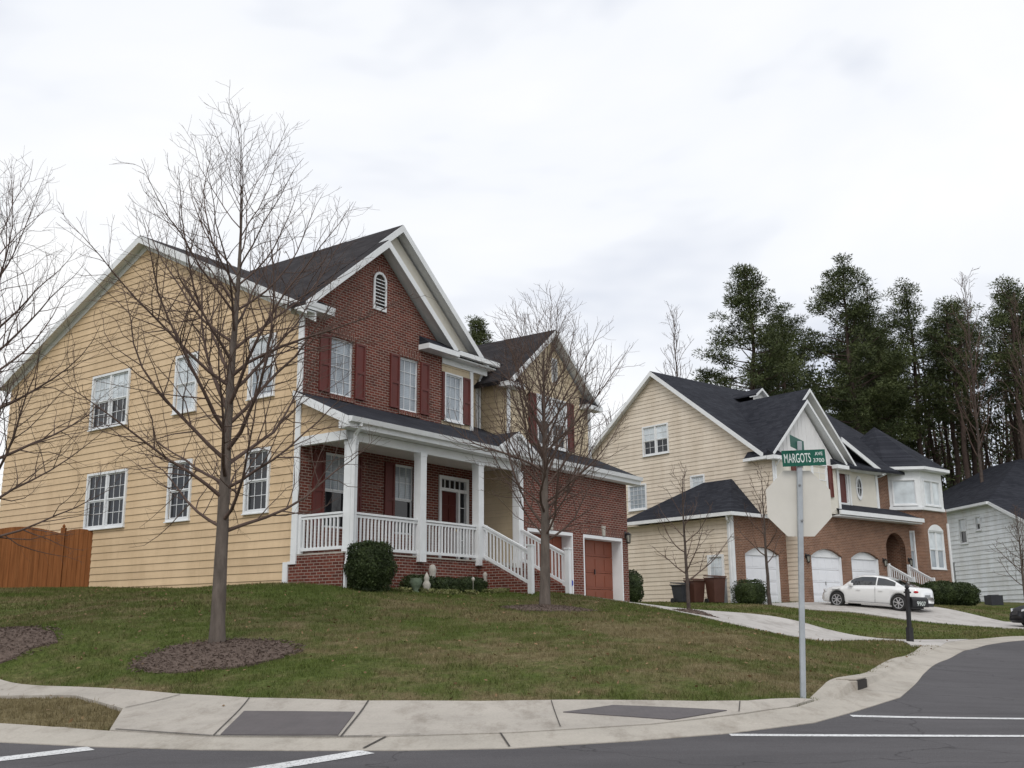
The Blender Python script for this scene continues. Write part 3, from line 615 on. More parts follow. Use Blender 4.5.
def lantern(par, x, y, z, zb, nrm=(0, -1)):
    m = MB(zb); c = (x + nrm[0] * .13, y + nrm[1] * .13)
    m.bar((x, y, z + .15), (c[0], c[1], z + .2), .03); m.box(x - .05, x + .05, y - .03, y + .01, z + .05, z + .25)
    m.lathe([(.02, z + .22), (.11, z + .14), (.10, z + .13)], *c, n=6); m.lathe([(.05, z - .16), (.075, z - .12), (.05, z - .115)], *c, n=6)
    for i in range(6): t_ = PI / 3 * i; m.bar((c[0] + .06 * math.cos(t_), c[1] + .06 * math.sin(t_), z - .12), (c[0] + .09 * math.cos(t_), c[1] + .09 * math.sin(t_), z + .14), .012)
    o = m.build('lantern', 'black_metal', par); q = MB(zb); q.lathe([(.05, z - .11), (.075, z + .12)], *c, n=6); q.build('lamp_glass', 'lamp_glass', o)
def garage_door(par, pl, u0, u1, z0, z1, out, zb, mat, handle=None, arch=0):
    m = MB(zb); n = 4; h = (z1 - z0) / n
    for i in range(n):
        pbox(m, pl, u0, u1, z0 + i * h + .006, z0 + (i + 1) * h - .006, out - .04, out)
        for k in range(4):
            a = u0 + (u1 - u0) * k / 4 + .06; b = u0 + (u1 - u0) * (k + 1) / 4 - .06
            pbox(m, pl, a, b, z0 + i * h + .08, z0 + (i + 1) * h - .08, out + .0005, out + .012)
    o = m.build('garage_door', mat, par)
    q = MB(zb); uc = (u0 + u1) / 2; pbox(q, pl, uc - .02, uc + .02, z0 + 1.0, z0 + 1.16, out + .013, out + .04); q.build('handle', handle or 'black_metal', o)
    return o
def arch_poly(u0, u1, z0, z1, rise, n=12):
    uc = (u0 + u1) / 2; hw = (u1 - u0) / 2; R = (hw * hw + rise * rise) / (2 * rise); a0 = math.asin(hw / R)
    return [(uc + R * math.sin(t_), z1 - R + R * math.cos(t_)) for t_ in np.linspace(-a0, a0, n)]

# ================================================================== HOUSE 1 (corner house)
B1 = 0.6
h1 = empty('house', (-5.2879, 25.8061, B1 + CH), 0.9427, label='large gold-sided and red-brick corner house with a white-railed front porch', cat='house')
S1 = Plane(0, 0, 0, -1)                       # side wall, faces -X, u = -Y
F1 = Plane(0, -.06, 1, 0)                     # brick front, upper
F1b = Plane(0, 0, 1, 0)
EV, RZ = 7.72, 11.2
slope = .482
zr_ = lambda y: 8.08 + slope * (y + .02)
# side gable wall with clapboards
mb = MB(B1); wall(mb, S1, [(-14.0, .9), (-.25, .9), (-.25, 1.49), (0, 1.49), (0, 7.86), (-6.97, 11.22), (-14.0, 7.86)],
    [], course=.2, lap=.016, cz=.9)
mb.v = []; mb.f = []
wins = [(-9.02, -7.18, 2.87, 4.386), (-5.11, -4.24, 2.87, 4.386), (-1.907, -1.106, 2.87, 4.386), (-9.15, -7.40, 5.86, 7.386), (-5.10, -4.24, 5.86, 7.386), (-1.95, -1.07, 5.86, 7.386)]
wall(mb, S1, [(-14.0, .75), (-.25, .75), (-.25, 7.60), (-.25, 7.86 - .12 + .12), (-6.97, 11.22), (-14.0, 7.86)], wins, course=.2, depth=.1, lap=.02, cz=.9)
wall(mb, S1, [(-.25, 1.49), (0, 1.49), (0, 7.86), (-.25, 7.98)], [], course=.2, lap=.016, cz=.9)
mb.build('siding_wall', 'siding_gold', h1)
mb = MB(B1); mb.box(.02, 13.3, .02, 13.9, .5, 1.2); mb.build('foundation', 'brick_red', h1)
# back / right / inner walls so the house is closed from every side
mb = MB(B1)
wall(mb, Plane(13.35, 0, 0, 1), [(.9, .7), (14.0, .7), (14.0, 7.86), (6.97, 11.22), (.9, 8.3)], [], course=.2, lap=.016, cz=.9)
wall(mb, Plane(0, 14.0, -1, 0), [(-13.35, .7), (0, .7), (0, 7.86), (-13.35, 7.86)], [], course=.2, lap=.016, cz=.9)
mb.build('siding_wall', 'siding_gold', h1)
kinds = [('pane_dark', 'pane_dark', 2), ('pane_dark', 'pane_dark', 1), ('pane_dark', 'pane_dark', 1), ('pane_bright', 'pane_dark', 2), ('pane_bright', 'pane_bright', 1), ('pane_bright', 'pane_blind', 1)]
for (a, b, c, d), (t1, t2, n_) in zip(wins, kinds): window(h1, S1, a, b, c, d, .02, n_, 3, 2, t1, t2, B1)
# corner boards
mb = MB(B1); pbox(mb, S1, -.16, .03, 1.49, 7.80, .0, .04); mb.build('corner_board', 'trim', h1)
mb = MB(B1); pbox(mb, S1, -.42, -.25, .85, 1.52, .0, .04); pbox(mb, S1, -.249, .03, 1.46, 1.53, .0, .042); mb.build('corner_board', 'trim', h1)
# --- upper brick gable front
bh = [(.915, 1.72, 5.86, 7.386), (3.58, 4.365, 5.86, 7.386)]
mb = MB(B1); wall(mb, F1, [(0.0, 5.0), (5.4, 5.0), (5.4, 7.95), (2.65, 10.30), (0.0, 7.95)], bh, depth=.12); pbox(mb, F1, 5.38, 5.40, 5.0, 7.9, -.06, 0)
wall(mb, Plane(0, 0, 0, -1), [(-.0, 5.0), (.06, 5.0), (.06, 7.9), (-.0, 7.9)], [])
mb.build('brick_wall', 'brick_red', h1)
for a, b, c, d in bh:
    window(h1, F1, a, b, c + .02, d - .02, -.07, 1, 3, 4, 'pane_blind', 'pane_blind', B1, casing=.04, proud=.03, single=True)
    shutter(h1, F1, a - .43, a - .06, c, d, .005, B1); shutter(h1, F1, b + .06, b + .43, c, d, .005, B1)
    mb = MB(B1); pbox(mb, F1, a - .08, b + .08, d + .03, d + .27, -.01, .014); mb.build('soldier_course', 'brick_red_up', h1)
    mb = MB(B1); pbox(mb, F1, a - .06, b + .06, c - .14, c - .045, -.01, .05); mb.build('brick_sill', 'brick_red_up', h1)
# louvre vent with arched head
mb = MB(B1); ap = arch_poly(2.42, 2.94, 8.5, 9.62, .24)
pts = [(2.42, 8.5), (2.94, 8.5)] + ap[::-1]
inn = [(2.48, 8.56), (2.88, 8.56)] + arch_poly(2.48, 2.88, 8.56, 9.55, .19)[::-1]
for i in range(len(pts)):
    j = (i + 1) % len(pts); A_, B_, C_, D_ = pts[i], pts[j], inn[j], inn[i]
    mb.add([F1.p(*A_, .04), F1.p(*B_, .04), F1.p(*C_, .04), F1.p(*D_, .04), F1.p(*A_, -.01), F1.p(*B_, -.01), F1.p(*C_, .005), F1.p(*D_, .005)], [(0, 1, 2, 3), (4, 5, 1, 0), (3, 2, 6, 7)])
vent = mb.build('gable_vent', 'trim', h1)
mb = MB(B1); mb.poly([F1.p(u, z, .006) for u, z in inn]); mb.build('vent_backing', 'shade_dark', vent)  # flat sheet over the brick, coloured as the shade behind the louvres
mb = MB(B1)
for i in range(9): z = 8.6 + i * .1; mb.prism([F1.p(2.48, z, .012), F1.p(2.48, z + .015, .012), F1.p(2.48, z - .015, .05), F1.p(2.48, z - .03, .05)], (.40, 0, 0))
mb.build('louvre', 'trim', vent)
mb = MB(B1); oa = arch_poly(2.36, 3.0, 8.5, 9.82, .30); ia = arch_poly(2.42, 2.94, 8.5, 9.625, .24)
for i in range(len(oa) - 1): mb.add([F1.p(*oa[i], .014), F1.p(*oa[i + 1], .014), F1.p(*ia[i + 1], .014), F1.p(*ia[i], .014)], [(0, 1, 2, 3)])
mb.build('soldier_course', 'brick_red_up', h1)
# --- cream bay to the right of the brick
cw = [(5.60, 6.34, 5.90, 7.26)]
mb = MB(B1); wall(mb, F1b, [(5.4, 5.0), (6.9, 5.0), (6.9, 7.75), (5.4, 7.75)], cw, course=.2, lap=.016, cz=.9, depth=.1)
wall(mb, Plane(6.9, 0, 0, 1), [(0, 5.0), (.9, 5.0), (.9, 8.0), (0, 8.0)], [], course=.2, lap=.016, cz=.9)
rw = [(8.28, 8.74, 6.05, 7.33)]
wall(mb, Plane(0, .9, 1, 0), [(6.9, 5.3), (9.0, 5.3), (9.0, 8.3), (6.9, 8.3)], rw, course=.2, lap=.016, cz=.9, depth=.1)
bw = [(10.10, 11.75, 5.75, 7.33)]
wall(mb, Plane(0, -.2, 1, 0), [(8.45, 5.0), (13.35, 5.0), (13.35, 7.45), (10.9, 9.40), (8.45, 7.45)], bw, course=.2, lap=.016, cz=.9, depth=.1)
wall(mb, Plane(8.45, -.2, 0, -1), [(-1.1, 5.2), (0, 5.2), (0, 7.6), (-1.1, 7.6)], [], course=.2, lap=.016, cz=.9)
wall(mb, Plane(13.35, -.2, 0, 1), [(0, 4.4), (1.2, 4.4), (1.2, 7.6), (0, 7.6)], [], course=.2, lap=.016, cz=.9)
mb.build('siding_wall', 'siding_tan', h1)
window(h1, F1b, *cw[0], .02, 1, 3, 4, 'pane_blind', 'pane_blind', B1, single=True, casing=.05)
shutter(h1, F1b, 6.42, 6.76, 5.86, 7.3, .022, B1); shutter(h1, F1b, 5.43, 5.53, 5.86, 7.3, .022, B1)
window(h1, Plane(0, .9, 1, 0), *rw[0], .02, 1, 2, 2, 'pane_dark', 'pane_dark', B1)
window(h1, Plane(0, -.2, 1, 0), *bw[0], .02, 2, 2, 2, 'pane_bright', 'pane_dark', B1)
shutter(h1, Plane(0, -.2, 1, 0), 9.60, 9.99, 5.7, 7.38, .022, B1); shutter(h1, Plane(0, -.2, 1, 0), 11.86, 12.25, 5.7, 7.38, .022, B1)
mb = MB(B1); P2 = Plane(0, -.2, 1, 0); pbox(mb, P2, 10.98, 11.32, 7.95, 8.8, -.01, .035); vent = mb.build('gable_vent', 'trim', h1)
mb = MB(B1)
for i in range(8): z = 8.02 + i * .095; mb.prism([P2.p(11.02, z + .05, .037), P2.p(11.02, z + .07, .037), P2.p(11.02, z + .02, .07), P2.p(11.02, z, .07)], (.26, 0, 0))
mb.build('louvre', 'iron_grey', vent)
for pl_, u0, u1, z0, z1 in ((F1b, 6.78, 6.93, 5.3, 7.72), (Plane(0, .9, 1, 0), 6.9, 7.02, 5.6, 8.1), (P2, 8.42, 8.57, 5.3, 7.5), (P2, 13.22, 13.38, 5.3, 7.5)):
    mb = MB(B1); pbox(mb, pl_, u0, u1, z0, z1, .0, .04); mb.build('corner_board', 'trim', h1)
# big gable face behind the brick gable
BG = Plane(0, .3, 1, 0); PKX, PKZ, FT = 3.67, 11.36, 7.95
mb = MB(B1); wall(mb, BG, [(-.2, 7.8), (7.5, 7.8), (7.5, 7.95), (3.67, 11.1), (-.2, 7.95)], []); mb.build('gable_wall', 'cream_paint', h1)
# --- roofs
def gable_roof(par, x0, xp, x1, zf, zp, y0, y1, th, mat, zb, rake=True, rw_=.2, left=True, right=True, soff=True, name='roof', yl=None, yr=None, lr=1.0):
    """ridge along Y; slopes to both sides"""
    m = MB(zb); yl = y1 if yl is None else yl; yr = y1 if yr is None else yr
    if left: slab(m, [(x0, y0, zf), (xp, y0, zp), (xp, y1, zp), (x0, yl, zf)], th)
    if right: slab(m, [(xp, y0, zp), (x1, y0, zf), (x1, yr, zf), (xp, y1, zp)], th)
    r = m.build(name, mat, par)
    if rake:
        q = MB(zb)
        for xa, xb, zf in (((xp + (x0 - xp) * lr, xp, zp + (zf - zp) * lr),) if left else ()) + (((x1, xp, zf),) if right else ()):
            q.prism([(xa, y0 - .025, zf - .012), (xb, y0 - .025, zp - .012), (xb, y0 - .025, zp - .012 - rw_), (xa, y0 - .025, zf - .012 - rw_)], (0, .024, 0))
            if soff: q.prism([(xa, y0, zf - th - .005), (xb, y0, zp - th - .005), (xb, y0, zp - th - .05), (xa, y0, zf - th - .05)], (0, .42, 0))
        q.build('rake_board', 'trim', r)
    return r
# main roof, ridge along X
m = MB(B1); zf = zr_(-.42); zk = zr_(6.97)
slab(m, [(-.3, -.42, zf), (-.02, -.42, zf), (-.02, .31, zr_(.31)), (-.3, .31, zr_(.31))], .12); slab(m, [(-.3, .31, zr_(.31)), (6.6, .31, zr_(.31)), (6.6, 6.97, zk), (-.3, 6.97, zk)], .12)
slab(m, [(6.6, .5, zr_(.5)), (13.65, .5, zr_(.5)), (13.65, 6.97, zk), (6.6, 6.97, zk)], .12)
slab(m, [(-.3, 6.97, zk), (13.65, 6.97, zk), (13.65, 14.36, zf), (-.3, 14.36, zf)], .12)
mr = m.build('roof', 'roof_brown', h1)
q = MB(B1)
for y_, z_ in ((-.42, zf), (14.36, zf)):
    q.prism([(-.325, y_, z_ - .012), (-.325, 6.97, zk - .012), (-.325, 6.97, zk - .24), (-.325, y_, z_ - .24)], (.024, 0, 0))
    q.prism([(-.3, y_, z_ - .125), (-.3, 6.97, zk - .125), (-.3, 6.97, zk - .17), (-.3, y_, z_ - .17)], (.30, 0, 0))
    q.prism([(-.03, y_, z_ - .175), (-.03, 6.97, zk - .175), (-.03, 6.97, zk - .38), (-.03, y_, z_ - .38)], (.035, 0, 0))
q.build('rake_board', 'trim', mr)
gable_roof(h1, -.42, PKX, 7.72, FT, PKZ, 0.0, 6.7, .12, 'roof_brown', B1, rw_=.22, yl=.05, yr=.4, lr=.28)
gable_roof(h1, -.34, 2.65, 5.72, 7.98, 10.50, -.40, .28, .10, 'roof_brown', B1, rw_=.22)
gable_roof(h1, 8.16, 10.86, 13.64, 7.50, 9.72, -.52, 4.2, .12, 'roof_brown', B1, rw_=.2, yl=.9, yr=.4)
# eave returns + gutters
def ereturn(x0, x1, y0, y1, z0, h=.15, rise=.28, zb=B1, par=h1):
    q = MB(zb); q.box(x0, x1, y0, y1, z0 - h, z0); q.build('eave_return', 'trim', par)
    q = MB(zb); q.prism([(x0 + .02, y0 + .0, z0 + .004), (x0 + .02, y1, z0 + .004), (x0 + .02, y1, z0 + rise)], (x1 - x0 - .04, 0, 0)); q.build('return_roof', 'roof_dark', par)
ereturn(-.32, .62, -.46, -.061, 7.93); ereturn(4.35, 5.75, -.46, -.061, 7.88)
ereturn(8.1, 8.95, -.56, -.201, 7.45); ereturn(12.7, 13.7, -.56, -.201, 7.45)
q = MB(B1); q.box(5.76, 7.74, -.46, -.33, 7.80, 7.93); q.box(5.76, 7.70, -.33, 0.0, 7.72, 7.76); q.box(5.42, 7.6, -.06, -.0, 7.55, 7.72); q.build('gutter', 'trim', h1)
q = MB(B1); q.prism([(5.76, -.45, 7.932), (5.76, .28, 7.932), (5.76, .28, 8.25)], (1.9, 0, 0)); q.build('return_roof', 'roof_dark', h1)
q = MB(B1); q.box(7.0, 8.3, .38, .52, 8.10, 8.24); q.box(6.95, 8.4, .52, .9, 8.02, 8.06); q.build('gutter', 'trim', h1)
q = MB(B1); q.tube([(8.3, .44, 8.1), (8.36, .7, 7.9), (8.36, .83, 7.7), (8.36, .83, 5.9)], .045, 6); q.build('downspout', 'trim', h1)
q = MB(B1); q.prism([(-.30, -.48, 7.86), (-.30, -.35, 7.86), (-.30, -.35, 7.98), (-.30, -.50, 7.98)], (.0 + .9, 0, 0)); q.build('gutter', 'trim', h1)
# --- porch / garage pent roof
PG, PE = -1.95, 4.86; ps = .45
m = MB(B1)
slab(m, [(-.28, PG, PE), (6.9, PG, PE), (6.9, -.0, PE + ps * 1.95), (-.28, -.0, PE + ps * 1.95)], .1)
slab(m, [(6.9, PG, PE), (8.45, PG, PE), (8.45, .9, PE + ps * 2.85), (6.9, .9, PE + ps * 2.85)], .1)
slab(m, [(8.45, PG, PE), (13.75, PG, PE), (13.75, -.2, PE + ps * 1.75), (8.45, -.2, PE + ps * 1.75)], .1)
pr_ = m.build('porch_roof', 'roof_dark', h1)
q = MB(B1); q.prism([(-.305, PG, PE - .01), (-.305, .0, PE + ps * 1.95 - .01), (-.305, .0, PE + ps * 1.95 - .22), (-.305, PG, PE - .22)], (.024, 0, 0))
q.prism([(13.752, PG, PE - .01), (13.752, -.2, PE + ps * 1.75 - .01), (13.752, -.2, PE + ps * 1.75 - .2), (13.752, PG, PE - .2)], (.024, 0, 0)); q.build('rake_board', 'trim', pr_)
q = MB(B1); q.prism([(-.28, PG - .13, PE - .02), (-.28, PG - .10, PE - .14), (-.28, PG - .001, PE - .15), (-.28, PG - .001, PE - .0)], (14.0, 0, 0)); q.build('gutter', 'trim', pr_)
q = MB(B1); q.box(-.28, 13.75, PG, -1.62, PE - .27, PE - .11); q.build('fascia', 'trim', pr_)
q = MB(B1); q.box(.001, 7.2, -1.61, -1.50, 4.36, 4.585); q.box(-.02, .12, -1.61, -.001, 4.36, 4.585); q.build('porch_beam', 'trim', h1)
q = MB(B1); q.box(.12, 7.23, -1.50, -.001, 4.50, 4.53); q.build('porch_ceiling', 'soffit', h1)
q = MB(B1); wall(q, Plane(0.0, 0, 0, -1), [(.001, 4.586), (1.60, 4.586), (1.60, 4.85), (.001, 5.50)], [], course=.2, lap=.016, cz=.9); q.build('siding_wall', 'siding_gold', h1)
# little gablet over the steps
gable_roof(h1, 5.60, 6.58, 7.56, PE + .04, 5.44, PG - .04, -.9, .06, 'roof_dark', B1, rw_=.12, soff=False)
q = MB(B1); q.prism([(5.66, PG, PE), (7.5, PG, PE), (6.58, PG, 5.38)], (0, .04, 0)); q.build('gablet_face', 'trim', h1)
# porch ground floor
bh2 = [(.90, 1.72, 2.42, 4.33), (3.52, 4.30, 2.42, 4.33)]
q = MB(B1); wall(q, Plane(0, 0, 1, 0), [(0.0, 1.6), (7.24, 1.6), (7.24, 4.6), (0.0, 4.6)], bh2 + [(5.36, 6.72, 1.72, 4.22)], depth=.12)
wall(q, Plane(0, 0, 0, -1), [(-.25, .7), (1.60, .7), (1.60, 1.62), (.0, 1.62), (-.25, 1.5)], [])
wall(q, Plane(0, -1.6, 1, 0), [(0, .6), (5.28, .6), (5.28, 1.66), (0, 1.66)], []); wall(q, Plane(0, -1.6, 0, -1), [(-1.6, 1.62), (0, 1.62), (0, 1.66), (-1.6, 1.66)], [])
q.build('brick_wall', 'brick_red', h1)
for a, b, c, d in bh2:
    window(h1, F1b, a, b, c + .02, d - .02, -.07, 1, 3, 2, 'pane_blind', 'pane_dark', B1, casing=.04, proud=.03, both=False)
    shutter(h1, F1b, a - .45, a - .07, c, d, .005, B1); shutter(h1, F1b, b + .07, b + .45, c, d, .005, B1)
q = MB(B1); q.box(.003, 7.22, -1.597, -.003, 1.60, 1.70); q.box(-.02, 5.3, -1.63, -1.598, 1.665, 1.70); q.build('porch_floor', 'concrete', h1)
# entry door set
q = MB(B1); D = F1b
for a in ((5.36, 5.46, 1.72, 4.22), (6.60, 6.72, 1.72, 4.22), (5.46, 6.60, 4.12, 4.22), (5.46, 6.60, 3.78, 3.87), (6.22, 6.30, 1.72, 3.78)): pbox(q, D, *a, -.10, .04)
for i in range(1, 5): u = 5.46 + i * 1.14 / 5; pbox(q, D, u - .015, u + .015, 3.87, 4.12, -.06, -.03)
for z in (2.4, 2.9, 3.35): pbox(q, D, 6.30, 6.60, z - .012, z + .012, -.06, -.03)
ed = q.build('door_surround', 'trim', h1)
q = MB(B1); pbox(q, D, 5.46, 6.60, 3.87, 4.12, -.08, -.061); pbox(q, D, 6.30, 6.60, 1.9, 3.78, -.08, -.061); q.build('pane', 'pane_dark', ed)
q = MB(B1); pbox(q, D, 5.46, 6.22, 1.72, 3.78, -.09, -.05)
for a, b in ((5.53, 5.81), (5.87, 6.15)):
    for c, d in ((1.85, 2.5), (2.62, 3.3), (3.4, 3.68)): pbox(q, D, a, b, c, d, -.0499, -.036)
dr = q.build('front_door', 'entry_red', h1)
q = MB(B1); q.lathe([(.02, 2.62), (.035, 2.66), (.02, 2.70)], 6.15, -.0 + .0 + (-.0), 8); q.build('handle', 'brass', dr)
# columns
for x, top in ((.19, 4.36), (2.72, 4.36), (5.15, 4.36), (7.04, 4.36)):
    q = MB(B1); z0 = 1.70 if x < 7 else 1.70
    q.box(x - .115, x + .115, -1.715, -1.485, z0, top); q.box(x - .125, x + .125, -1.725, -1.475, z0 - .14, z0 + .10); q.box(x - .125, x + .125, -1.725, -1.475, top - .10, top - .001)
    q.build('column', 'trim', h1)
RA = 2.62 - 1.70
railing(h1, (.06, -.06, 1.70), (.06, -1.48, 1.70), RA, B1); railing(h1, (.31, -1.6, 1.70), (2.60, -1.6, 1.70), RA, B1); railing(h1, (2.84, -1.6, 1.70), (5.03, -1.6, 1.70), RA, B1)
q = MB(B1); q.box(.01, .11, -.12, -.0, 1.70, 2.66); q.build('railing_post', 'trim', h1)
# steps with brick cheeks
q = MB(B1); ns = 6
for i in range(ns):
    z1 = 1.70 - (i + 1) * .155; q.box(5.32, 7.0, -1.72 - (i + 1) * .26, -1.721 - i * .26, .5, z1)
q.build('steps', 'brick_red', h1)
for x in (5.24, 7.04):
    q = MB(B1); q.prism([(x - .06, -1.60, .5), (x - .06, -3.25, .5), (x - .06, -3.25, .95), (x - .06, -1.73, 1.72), (x - .06, -1.60, 1.72)], (.12, 0, 0)); q.build('step_cheek', 'brick_red', h1)
    railing(h1, (x, -1.73, 1.72), (x, -3.22, .97), .93, B1)
    q = MB(B1); q.box(x - .065, x + .065, -3.36, -3.23, .62, 2.02); q.box(x - .085, x + .085, -3.38, -3.21, 2.02, 2.06); q.build('railing_post', 'trim', h1)
q = MB(B1); q.box(5.27, 5.40, -1.74, -1.70, 1.7, 2.66); q.build('railing_post', 'trim', h1)
# downspout: gutter -> corner column -> ground
q = MB(B1); q.tube([(.10, -2.0, 4.78), (.08, -2.0, 4.66), (.10, -1.80, 4.45), (.10, -1.77, 4.2), (.10, -1.77, 1.75), (.02, -1.72, 1.5), (-.0, -1.70, 1.3), (-.0, -1.70, .75), (-.04, -1.85, .66)], .05, 6); q.build('downspout', 'trim', h1)
# --- garage
GD = [(7.50, 9.93, .55, 2.75), (10.54, 12.97, .55, 2.75)]
G = Plane(0, -1.6, 1, 0)
q = MB(B1); wall(q, G, [(7.24, .4), (13.35, .4), (13.35, 4.62), (7.24, 4.62)], GD, depth=.04)
wall(q, Plane(13.35, -1.6, 0, 1), [(0, .4), (1.4, .4), (1.4, 5.0), (0, 4.62)], [])
wall(q, Plane(13.35, -.2, 0, 1), [(0, .4), (1.1, .4), (1.1, 4.6), (0, 4.6)], [])
q.build('brick_wall', 'brick_red', h1)
q = MB(B1); wall(q, Plane(7.24, -1.6, 0, -1), [(-1.6, 1.6), (0, 1.6), (0, 4.6), (-1.6, 4.6)], []); q.build('stucco_wall', 'siding_tan', h1)
q = MB(B1); wall(q, Plane(7.24, -1.6, 0, -1), [(-1.6, .4), (0, .4), (0, 1.6), (-1.6, 1.6)], []); q.build('brick_wall', 'brick_red', h1)
for (a, b, c, d) in GD:
    q = MB(B1); pbox(q, G, a, a + .06, c, d, -.42, -.0405 + .05); pbox(q, G, b - .06, b, c, d, -.42, .01); pbox(q, G, a + .06, b - .06, d - .1, d, -.42, .012); q.build('door_jamb', 'trim', h1)
    garage_door(h1, G, a + .06, b - .06, c, d - .1, -.37, B1, 'door_red')
    q = MB(B1); uc = (a + b) / 2; q.prism([G.p(uc - .07, d + .02, .0), G.p(uc + .07, d + .02, .0), G.p(uc + .10, d + .34, .0), G.p(uc - .10, d + .34, .0)], (0, -.05, 0)); q.build('keystone', 'stone', h1)
    q = MB(B1); pbox(q, G, a - .15, b + .15, d + .02, d + .24, -.01, .013); q.build('soldier_course', 'brick_red_up', h1)
lantern(h1, 13.17, -1.6, 2.75, B1)
q = MB(B1); pbox(q, G, 7.3, 13.2, .5, .62, .0, .3); q.build('garage_apron', 'concrete_drive', h1)

# ================================================================== HOUSE 2
B2 = 0.6
h2 = empty('house', (10.0726, 46.8569, B2 + CH), 0.6992, label='cream and orange-brick house with arched white garage doors behind the stop sign', cat='house')
S2 = Plane(0, 0, 0, -1); K2 = .76
zh = lambda y: 7.29 + K2 * (y + 1.58)
sw = [(-5.57, -4.02, 8.03, 9.36), (-2.64, -1.93, 5.6, 6.62), (-6.66, -5.58, 5.45, 6.58)]
q = MB(B2); wall(q, S2, [(-11.0, .4), (1.9, .4), (1.9, 7.0), (1.6, 7.15), (-4.73, 11.95), (-11.0, 7.2)], sw, course=.19, lap=.02, cz=.5, depth=.1)
q.v = []; q.f = []
wall(q, S2, [(.5, 4.56), (1.6, 4.56), (1.6, 7.12), (.5, 7.96)], [], course=.19, lap=.02, cz=.5)
wall(q, S2, [(-11.0, .4), (.5, .4), (.5, 7.96), (-4.73, 11.93), (-11.0, 7.16)], sw, course=.19, lap=.02, cz=.5, depth=.1)
wall(q, S2, [(1.6, 5.0), (1.9, 5.0), (1.9, 6.9), (1.6, 7.0)], [], course=.19, lap=.02, cz=.5)
q.build('siding_wall', 'siding_cream', h2)
window(h2, S2, *sw[0], .02, 2, 2, 2, 'pane_bright', 'pane_dark', B2); window(h2, S2, *sw[1], .02, 1, 3, 2, 'pane_bright', 'pane_dark', B2)
window(h2, S2, *sw[2], .02, 1, 4, 5, 'pane_blind', 'pane_blind', B2, single=True)
q = MB(B2)
wall(q, Plane(0, 11.0, -1, 0), [(-14.7, .4), (0, .4), (0, 7.2), (-14.7, 7.2)], [], course=.19, lap=.02, cz=.5)
wall(q, Plane(14.7, 0, 0, 1), [(-1.8, .4), (11, .4), (11, 7.2), (-1.8, 7.2)], [], course=.19, lap=.02, cz=.5)
q.build('siding_wall', 'siding_cream', h2)
# garage bump with hip roof
q = MB(B2); sd = [(-.34, .42, .95, 2.80)]
wall(q, Plane(-1.81, -.9, 0, -1), [(-6.2, .4), (0, .4), (0, 4.4), (-6.2, 4.4)], [(-1.26, -.50, 1.0, 2.78)], course=.19, lap=.02, cz=.5, depth=.1)
wall(q, Plane(-1.81, 5.3, -1, 0), [(-1.81, .4), (0, .4), (0, 4.4), (-1.81, 4.4)], [], course=.19, lap=.02, cz=.5)
wall(q, Plane(2.05, -.9, 0, -1), [(0, .4), (.7, .4), (.7, 4.8), (0, 4.8)], [], course=.19, lap=.02, cz=.5)
q.build('siding_wall', 'siding_cream', h2)
window(h2, Plane(-1.81, -.9, 0, -1), -1.22, -.54, 1.04, 2.74, .02, 1, 3, 4, 'pane_bright', 'pane_bright', B2, casing=.1, single=True)
q = MB(B2); wall(q, Plane(0, -.9, 1, 0), [(-1.81, .4), (2.05, .4), (2.05, 4.5), (-1.81, 4.5)], [(-.95, 1.49, .6, 3.19)], depth=.25)
q.build('brick_wall', 'brick_orange', h2)
q = MB(B2); pbox(q, Plane(0, -.9, 1, 0), -1.84, -1.66, .75, 4.5, 0, .04); pbox(q, Plane(-1.81, -.9, 0, -1), -.18, .03, .75, 4.5, 0, .04); q.build('corner_board', 'trim', h2)
def arched_garage(par, pl, u0, u1, z0, zs, zt, brick):
    n = 14; ap = arch_poly(u0, u1, zs, zt, zt - zs, n); q = MB(B2)     # brick spandrels around the arch
    for i in range(n - 1): q.add([pl.p(*ap[i], 0), pl.p(*ap[i + 1], 0), pl.p(ap[i + 1][0], zt, 0), pl.p(ap[i][0], zt, 0), pl.p(*ap[i], -.25), pl.p(*ap[i + 1], -.25)], [(0, 1, 2, 3), (4, 5, 1, 0)])
    q.build('arch_spandrel', brick, par)
    q = MB(B2); ov = arch_poly(u0 - .12, u1 + .12, zs, zt + .24, zt - zs + .2, n)
    for i in range(n - 1): q.add([pl.p(*ap[i], .012), pl.p(*ap[i + 1], .012), pl.p(*ov[i + 1], .012), pl.p(*ov[i], .012)], [(0, 1, 2, 3)])
    q.build('soldier_course', brick + '_up', par)
    q = MB(B2); pts = [pl.p(u0 + .03, zs - .04, -.12), pl.p(u1 - .03, zs - .04, -.12)] + [pl.p(a, b - .01, -.12) for a, b in ap[::-1]]
    q.prism(pts, (-pl.n[0] * .06, -pl.n[1] * .06, 0)); pbox(q, pl, u0, u0 + .07, z0, zs, -.2, -.05); pbox(q, pl, u1 - .07, u1, z0, zs, -.2, -.05); q.build('door_jamb', 'trim', par)
    garage_door(par, pl, u0 + .07, u1 - .07, z0, zs - .04, -.17, B2, 'door_white', 'iron_grey')
arched_garage(h2, Plane(0, -.9, 1, 0), -.95, 1.49, .6, 2.87, 3.19, 'brick_orange')
q = MB(B2); E_ = 4.56
q.add([(-2.12, -1.2, E_), (-2.12, 5.6, E_), (0.02, 5.6, E_), (0.02, 1.9, 6.28), (0.02, .3, 6.28), (2.3, -1.2, E_), (2.3, .3, 6.28), (-.1, .3, 6.28), (-.1, 1.9, 6.28)],
      [(0, 1, 8, 7), (1, 2, 3, 8), (0, 7, 6, 5), (7, 8, 3, 4)])
q.build('roof', 'roof_dark', h2)
